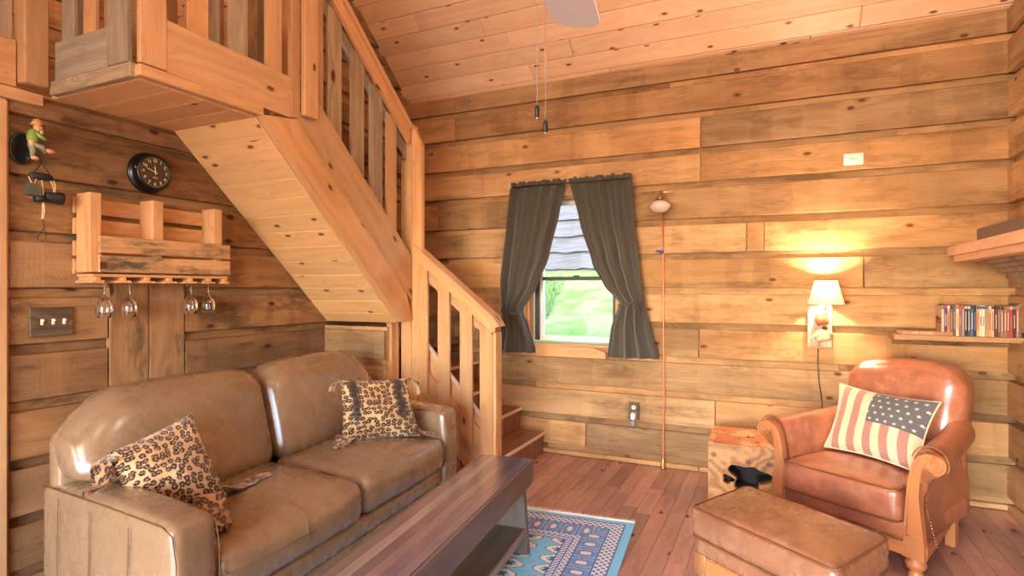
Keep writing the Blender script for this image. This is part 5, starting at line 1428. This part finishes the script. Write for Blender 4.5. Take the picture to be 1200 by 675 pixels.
mb = MB(); mb.ball((0, -.002, -.048), (.018, .048, .016), 10); mb.lathe([(.03, -.064), (.05, -.056), (.04, -.05), (.001, -.044)], (0, 0, 0), 18, Matrix(((.4, 0, 0), (0, 1, 0), (0, 0, 1)))); mb.build('top_piece', m_iron, bl, smooth=True)
mb = MB()
for pts in ([(0, -.048, -.055), (.008, -.035, -.10), (.006, -.022, -.06)], [(0, .0, -.055), (.01, .002, -.12), (.012, -.002, -.19), (.012, -.004, -.235)], [(0, .03, -.055), (.006, .040, -.08), (.006, .044, -.112)], [(0, .046, -.06), (.006, .05, -.085), (.006, .047, -.112)], [(.012, .002, -.15), (.014, .004, -.20), (.012, .0, -.235)]): mb.tube(pts, .0024, 6)
mb.build('cord', m_rope, bl, smooth=True)
mb = MB(); Rb = Rz(.3) @ Rx(.1)
mb.prism([(-.062, -.135), (-.012, -.138), (-.018, -.088), (-.052, -.086)], (-.012, 0, 0), (0, 1, 0), (0, 0, 1), (.036, .0, 0)); mb.build('bell', plain('grey_green_iron', (84, 84, 72), .55, .2, var=.4), bl)
mb = MB(); mb.lathe([(.028, -.035), (.027, -.02), (.022, .03), (.018, .034), (.001, .035)], (.006, .042, -.137), 18, Rx(PI/2)); mb.build('bell', m_iron, bl, smooth=True)
mb = MB(); mb.lathe([(.016, -.03), (.016, .01), (.001, .012)], (.012, -.02, -.148), 14, Rx(PI/2)); mb.build('bell', m_iron, bl, smooth=True)
mb = MB(); mb.tube([(.012, -.002, -.23), (.014, .004, -.27), (.012, -.012, -.30), (.012, -.022, -.325)], .002, 6); mb.tube([(.012, .0, -.235), (.012, .006, -.28), (.012, .012, -.315), (.012, -.002, -.332), (.012, -.02, -.322)], .0016, 6); mb.build('clapper_loop', m_iron, bl, smooth=True)

# ================================================================== media shelf, cases and boxed set
sf_ = empty('wall_shelf', (.94, YB-.12, 1.01), 0, 'narrow plank wall shelf holding a row of disc cases', 'shelf')
mb = MB(); mb.box((0, -.015, .0), (.62, .20, .03), None, 0, .003, (.8, .8, .8)); mb.build('board', m_stair, sf_)
mb = MB(); mb.box((0, .075, -.035), (.58, .02, .04), None, 0, .003, (.8, .8, .8)); mb.build('wall_cleat', m_logl, sf_)
bx = empty('boxed_set', (.79, YB-.16, 1.0255), 0, 'brown boxed set with pale lettering lying flat at the left end of the shelf', 'boxed set')
mb = MB(); mb.box((0, .0, .012), (.25, .14, .023), None, 0, .002); mb.build('slipcase', plain('brown_printed_card', (168, 112, 74), .5, var=.2), bx)
mb = MB(); mb.box((-.1255, .0, .012), (.002, .13, .019), None, 1, .0005); mb.build('page_edge', m_paper, bx)
mb = MB(); add_text(mb, 'THE PACIFIC', .019, Matrix.Translation((-.02, -.0712, .012)) @ Matrix.Rotation(PI/2, 4, 'X')); mb.build('lettering', m_rope, bx)
cases = [('blue', (62, 96, 160), 'blue spine with a white band'), ('navy', (40, 50, 84), 'navy and grey spine'), ('orange', (226, 128, 66), 'bright orange spine'), ('olive', (104, 92, 66), 'olive brown spine'), ('plum', (92, 52, 60), 'plum spine with a blue cap'), ('cream', (232, 204, 160), 'cream spine'), ('rust', (150, 78, 56), 'rust spine'), ('steel', (128, 128, 140), 'steel grey spine'), ('black', (34, 26, 26), 'black spine with pale lettering'), ('umber', (70, 48, 38), 'umber spine'), ('blue', (50, 96, 150), 'mid blue spine, thick'), ('black', (30, 28, 30), 'black spine'), ('sand', (196, 152, 104), 'sand spine with a blue cap'), ('ivory', (222, 196, 160), 'ivory spine with a blue cap'), ('cream', (236, 206, 170), 'cream spine with red print'), ('tan', (176, 128, 88), 'tan spine'), ('ochre', (206, 150, 92), 'ochre spine'), ('peach', (226, 176, 136), 'peach spine'), ('maroon', (92, 40, 36), 'maroon spine'), ('brown', (112, 76, 52), 'brown spine'), ('taupe', (150, 112, 92), 'taupe spine'), ('rose', (166, 100, 84), 'dusty rose spine'), ('bronze', (134, 92, 56), 'bronze spine'), ('red', (196, 52, 42), 'red topped spine with a white square'), ('charcoal', (48, 42, 42), 'charcoal spine'), ('copper', (180, 106, 70), 'copper spine'), ('grey', (110, 98, 92), 'grey spine with pale print'), ('black', (36, 30, 30), 'black spine with an orange patch')]
ords = ['first', 'second', 'third', 'fourth', 'fifth', 'sixth', 'seventh', 'eighth', 'ninth', 'tenth', 'eleventh', 'twelfth', 'thirteenth', 'fourteenth', 'fifteenth', 'sixteenth', 'seventeenth', 'eighteenth', 'nineteenth', 'twentieth', 'twenty-first', 'twenty-second', 'twenty-third', 'twenty-fourth', 'twenty-fifth', 'twenty-sixth', 'twenty-seventh', 'twenty-eighth']
x = .862; r = random.Random(5); palette = [(200, 180, 150), (160, 62, 50), (56, 72, 118), (176, 136, 90), (44, 36, 34), (132, 124, 120)]
pm = [plain('print_ink', p, .45) for p in palette]
cover_m = plain('printed_cover', (206, 160, 126), .4, var=.2)
for q, (cn, col, desc) in enumerate(cases):
    w = .0135; h = .176+r.choice((0, 0, 0, .004, -.004)); d = .135; yf = YB-.225+r.uniform(0, .006)
    if q == 26: h = .19
    cx = x+w/2; m0 = plain('case_'+cn, col, .4)
    root = empty('disc_case', (cx, yf+d/2, 1.0255), 0, ('first disc case from the left on the shelf, printed cover facing the boxed set' if q == 0 else '%s disc case from the left on the shelf, %s coloured spine' % (ords[q], cn)), 'disc case', 'disc cases standing on the wall shelf')
    mb = MB(); mb.box((0, 0, h/2), (w-.0008, d, h), None, 2, .0015); 
    if q == 0:
        for (y0, z0, sy, sz, mi) in ((.0, .135, .11, .03, 1), (.0, .085, .12, .035, 2), (.0, .035, .12, .04, 4), (.02, .10, .05, .02, 3)): mb.box((-w/2+.0002, y0, z0), (.0012, sy, sz), None, 1, .0002, (1, 1, 1), mi)
    mb.build('case', [m0 if q else cover_m]+pm, root)
    m2 = MB(); m2.box((0, -d/2-.0002, h*.5), (w*.3, .0012, h*(.3+r.random()*.35)), None, 2, .0002); m2.build('spine_title', pm[r.choice((0, 3, 0, 5))] if sum(col) < 420 else pm[r.choice((1, 2, 4))], root)
    m3 = MB(); capm = pm[2] if q in (0, 4, 12, 13, 14, 15) else pm[r.choice((0, 1, 4, 5))]
    m3.box((0, -d/2-.0002, h*.93), (w*.86, .0012, h*.09), None, 2, .0002); m3.build('spine_cap', capm, root)
    x += w
# ================================================================== mantel on the right wall
mt = empty('mantel_shelf', (XR-.02, 3.2, 1.2), 0, 'thick rough wood mantel with stepped corbel moulding on the right wall', 'mantel')
def mm(mb, name, mat): 
    o = mb.build(name, mat, mt, origin=tuple(mt.location)); o.location = (0, 0, 0); return o
mb = MB(); mb.prism([(.865, 1.60), (.89, 4.05), (.93, 4.20), (XR-.028, 4.20), (XR-.028, 1.60)], (0, 0, 1.482), (1, 0, 0), (0, 1, 0), (0, 0, .05), (0, 1), tn(1.02, 1.08)); mm(mb, 'shelf_board', m_mantel)
mb = MB(); mb.prism([(.90, 1.60), (.905, 3.99), (XR-.028, 4.02), (XR-.028, 1.60)], (0, 0, 1.447), (1, 0, 0), (0, 1, 0), (0, 0, .034), (0, 1), tn(1.0, 1.05)); mm(mb, 'under_board', m_mantel)
steps = [(.98, 1.445), (.98, 1.425), (1.02, 1.425), (1.02, 1.405), (1.055, 1.405), (1.055, 1.38), (1.09, 1.38), (1.09, 1.35), (1.12, 1.35), (1.12, 1.315), (1.15, 1.315), (1.15, 1.275), (1.175, 1.275), (1.175, 1.23), (1.20, 1.23), (1.20, 1.17), (XR-.028, 1.17), (XR-.028, 1.445)]
mb = MB(); mb.prism(steps, (0, 1.62, 0), (1, 0, 0), (0, 0, 1), (0, 2.20, 0), (0, 1), (1.05, 1.05, 1.08)); mm(mb, 'corbel_moulding', m_grey)
gb = empty('storage_box', (1.09, 3.2, 1.533), 0, 'flat grey box lying on top of the mantel', 'box')
mb = MB(); mb.box((0, 0, .04), (.26, 1.2, .08), None, 1, .006); mb.build('carton', m_greybox, gb)
wb = empty('white_card', (1.09, 3.25, 1.614), 0, 'small white card on the grey box on the mantel', 'card')
mb = MB(); mb.box((-.02, .0, .006), (.09, .14, .012), None, 1, .002); mb.build('card_stack', m_white, wb)

# ================================================================== ceiling fan (only a blade and its pull chains are in the frame)
HX, HY, HZ = -.614, 1.534, 2.385
cf = empty('ceiling_fan', (HX, HY, HZ), 0, 'whitewashed blade ceiling fan with two pull chains hanging from above', 'ceiling fan')
zc = ceil_z(HY)-HZ
mb = MB(); mb.lathe([(.012, .10), (.012, zc-.05)], (0, 0, 0), 12); mb.build('down_rod', m_bronze, cf, smooth=True)
mb = MB(); mb.lathe([(.02, zc-.14), (.07, zc-.05), (.075, zc+.02)], (0, 0, 0), 24); mb.build('canopy', m_bronze, cf, smooth=True)
mb = MB(); mb.lathe([(.03, -.10), (.055, -.09), (.06, -.04), (.10, -.02), (.12, .02), (.12, .07), (.08, .11), (.02, .12)], (0, 0, 0), 32); mb.build('motor_housing', m_bronze, cf, smooth=True)
a0 = math.atan2(.607, -.114)
for q in range(4):
    a = a0+q*2*PI/4-.02; Rm = Rz(a); n = 22
    mb = MB()
    up, lo = [], []
    for i in range(n+1):
        t = i/n; xx = .20+.50*t; w = (.062+.034*smooth(0, .55, t))*(1 if t < .86 else math.sqrt(max(0, 1-((t-.86)/.145)**2))*.55+.45*(1-((t-.86)/.14))**.5 if t < 1 else .0)
        up.append((xx, w)); lo.append((xx, -w))
    poly = up+lo[::-1]
    mb.prism(poly, (0, 0, -.038), tuple(Rm @ Vector((1, 0, 0))), tuple((Rm @ Rx(.16)) @ Vector((0, 1, 0))), tuple((Rm @ Rx(.16)) @ Vector((0, 0, .008))))
    b = mb.build('blade', m_fan, cf)
    mb = MB(); mb.box(tuple(Rm @ Vector((.15, 0, -.028))), (.16, .03, .01), Rm, 0, .003); mb.build('blade_bracket', m_bronze, cf)
for q, (dx, dy, zb) in enumerate(((-.012, 0, 1.79), (.012, .004, 1.745))):
    mb = MB(); z = HZ-.09
    while z > zb+.035: mb.ball((dx, dy, z-HZ), .0020, 3); z -= .0056
    mb.tube([(dx, dy, -.09), (dx, dy, zb+.03-HZ)], .0007, 4)
    c = mb.build('pull_chain', m_steel, cf, smooth=True)
    mb = MB(); mb.lathe([(.002, .036), (.0065, .030), (.0072, .02), (.0065, .004), (.004, .0)], (dx, dy, zb-HZ), 12); mb.build('chain_pull', m_iron, c, smooth=True)
    mb = MB(); mb.lathe([(.003, -.005), (.0045, .0), (.003, .003)], (dx, dy, zb-HZ), 8); mb.build('pull_tip', m_steel, c, smooth=True)

# ================================================================== camera and light
cam = bpy.data.cameras.new('camera'); co = bpy.data.objects.new('camera', cam); COL.objects.link(co)
cam.sensor_width = 36; cam.lens = 36*675/1200; cam.clip_start = .05
co.location = (0, 0, 1.3); co.rotation_euler = (PI/2, 0, rad(24.7)); scene.camera = co
def light(kind, name, loc, energy, col, rot=(0, 0, 0), **kw):
    l = bpy.data.lights.new(name, kind); o = bpy.data.objects.new(name, l); COL.objects.link(o)
    l.energy = energy; l.color = col; o.location = loc; o.rotation_euler = rot
    for k_, v in kw.items(): setattr(l, k_, v)
    return o
# bulb of the wall lamp
light('POINT', 'lamp_bulb_light', (.28, YB-.165, 1.302), 60, (1.0, .68, .44), shadow_soft_size=.021)
# added cool fill panel standing inside the unseen rear doors
light('AREA', 'door_fill_light', ((DX0+DX1)/2, YF+.06, 1.15), 42, (.88, .94, 1.0), (PI/2, 0, 0), shape='RECTANGLE', size=2.6, size_y=2.1)
# added warm fill lights; no such fixtures are seen
light('POINT', 'ridge_fill_light', (.45, 1.8, 3.15), 54, (1.0, .86, .70), shadow_soft_size=.16)
light('POINT', 'gable_fill_light', (-.9, .1, 3.4), 30, (1.0, .87, .73), shadow_soft_size=.25)
light('POINT', 'loft_fill_light', (-4.2, 1.8, 3.7), 16, (1.0, .78, .55), shadow_soft_size=.25)
light('AREA', 'kitchen_fill_light', (-2.0, -1.2, 2.0), 14, (1.0, .86, .70), (rad(50), 0, 0), shape='DISK', size=.7)  # added fill behind the viewer, no lamp known there
light('SUN', 'sun', (-3, 8, 8), 1.4, (1.0, .97, .92), (rad(38), rad(-22), 0), angle=rad(3))
w = bpy.data.worlds.new('sky'); scene.world = w; w.use_nodes = True
nt = w.node_tree; bg = nt.nodes['Background']; sk = nt.nodes.new('ShaderNodeTexSky'); sk.sky_type = 'NISHITA'; sk.sun_disc = False; sk.sun_elevation = rad(45); sk.sun_rotation = rad(200)
nt.links.new(sk.outputs[0], bg.inputs[0]); bg.inputs[1].default_value = 3.0
vs = scene.view_settings; vs.view_transform = 'Standard'; vs.look = 'None'; vs.gamma = 1; vs.use_curve_mapping = False; vs.exposure = .66
scene.cycles.use_denoising = True
scene.cycles.max_bounces = 8; scene.cycles.diffuse_bounces = 5; scene.cycles.transparent_max_bounces = 12
scene.cycles.sample_clamp_indirect = 6
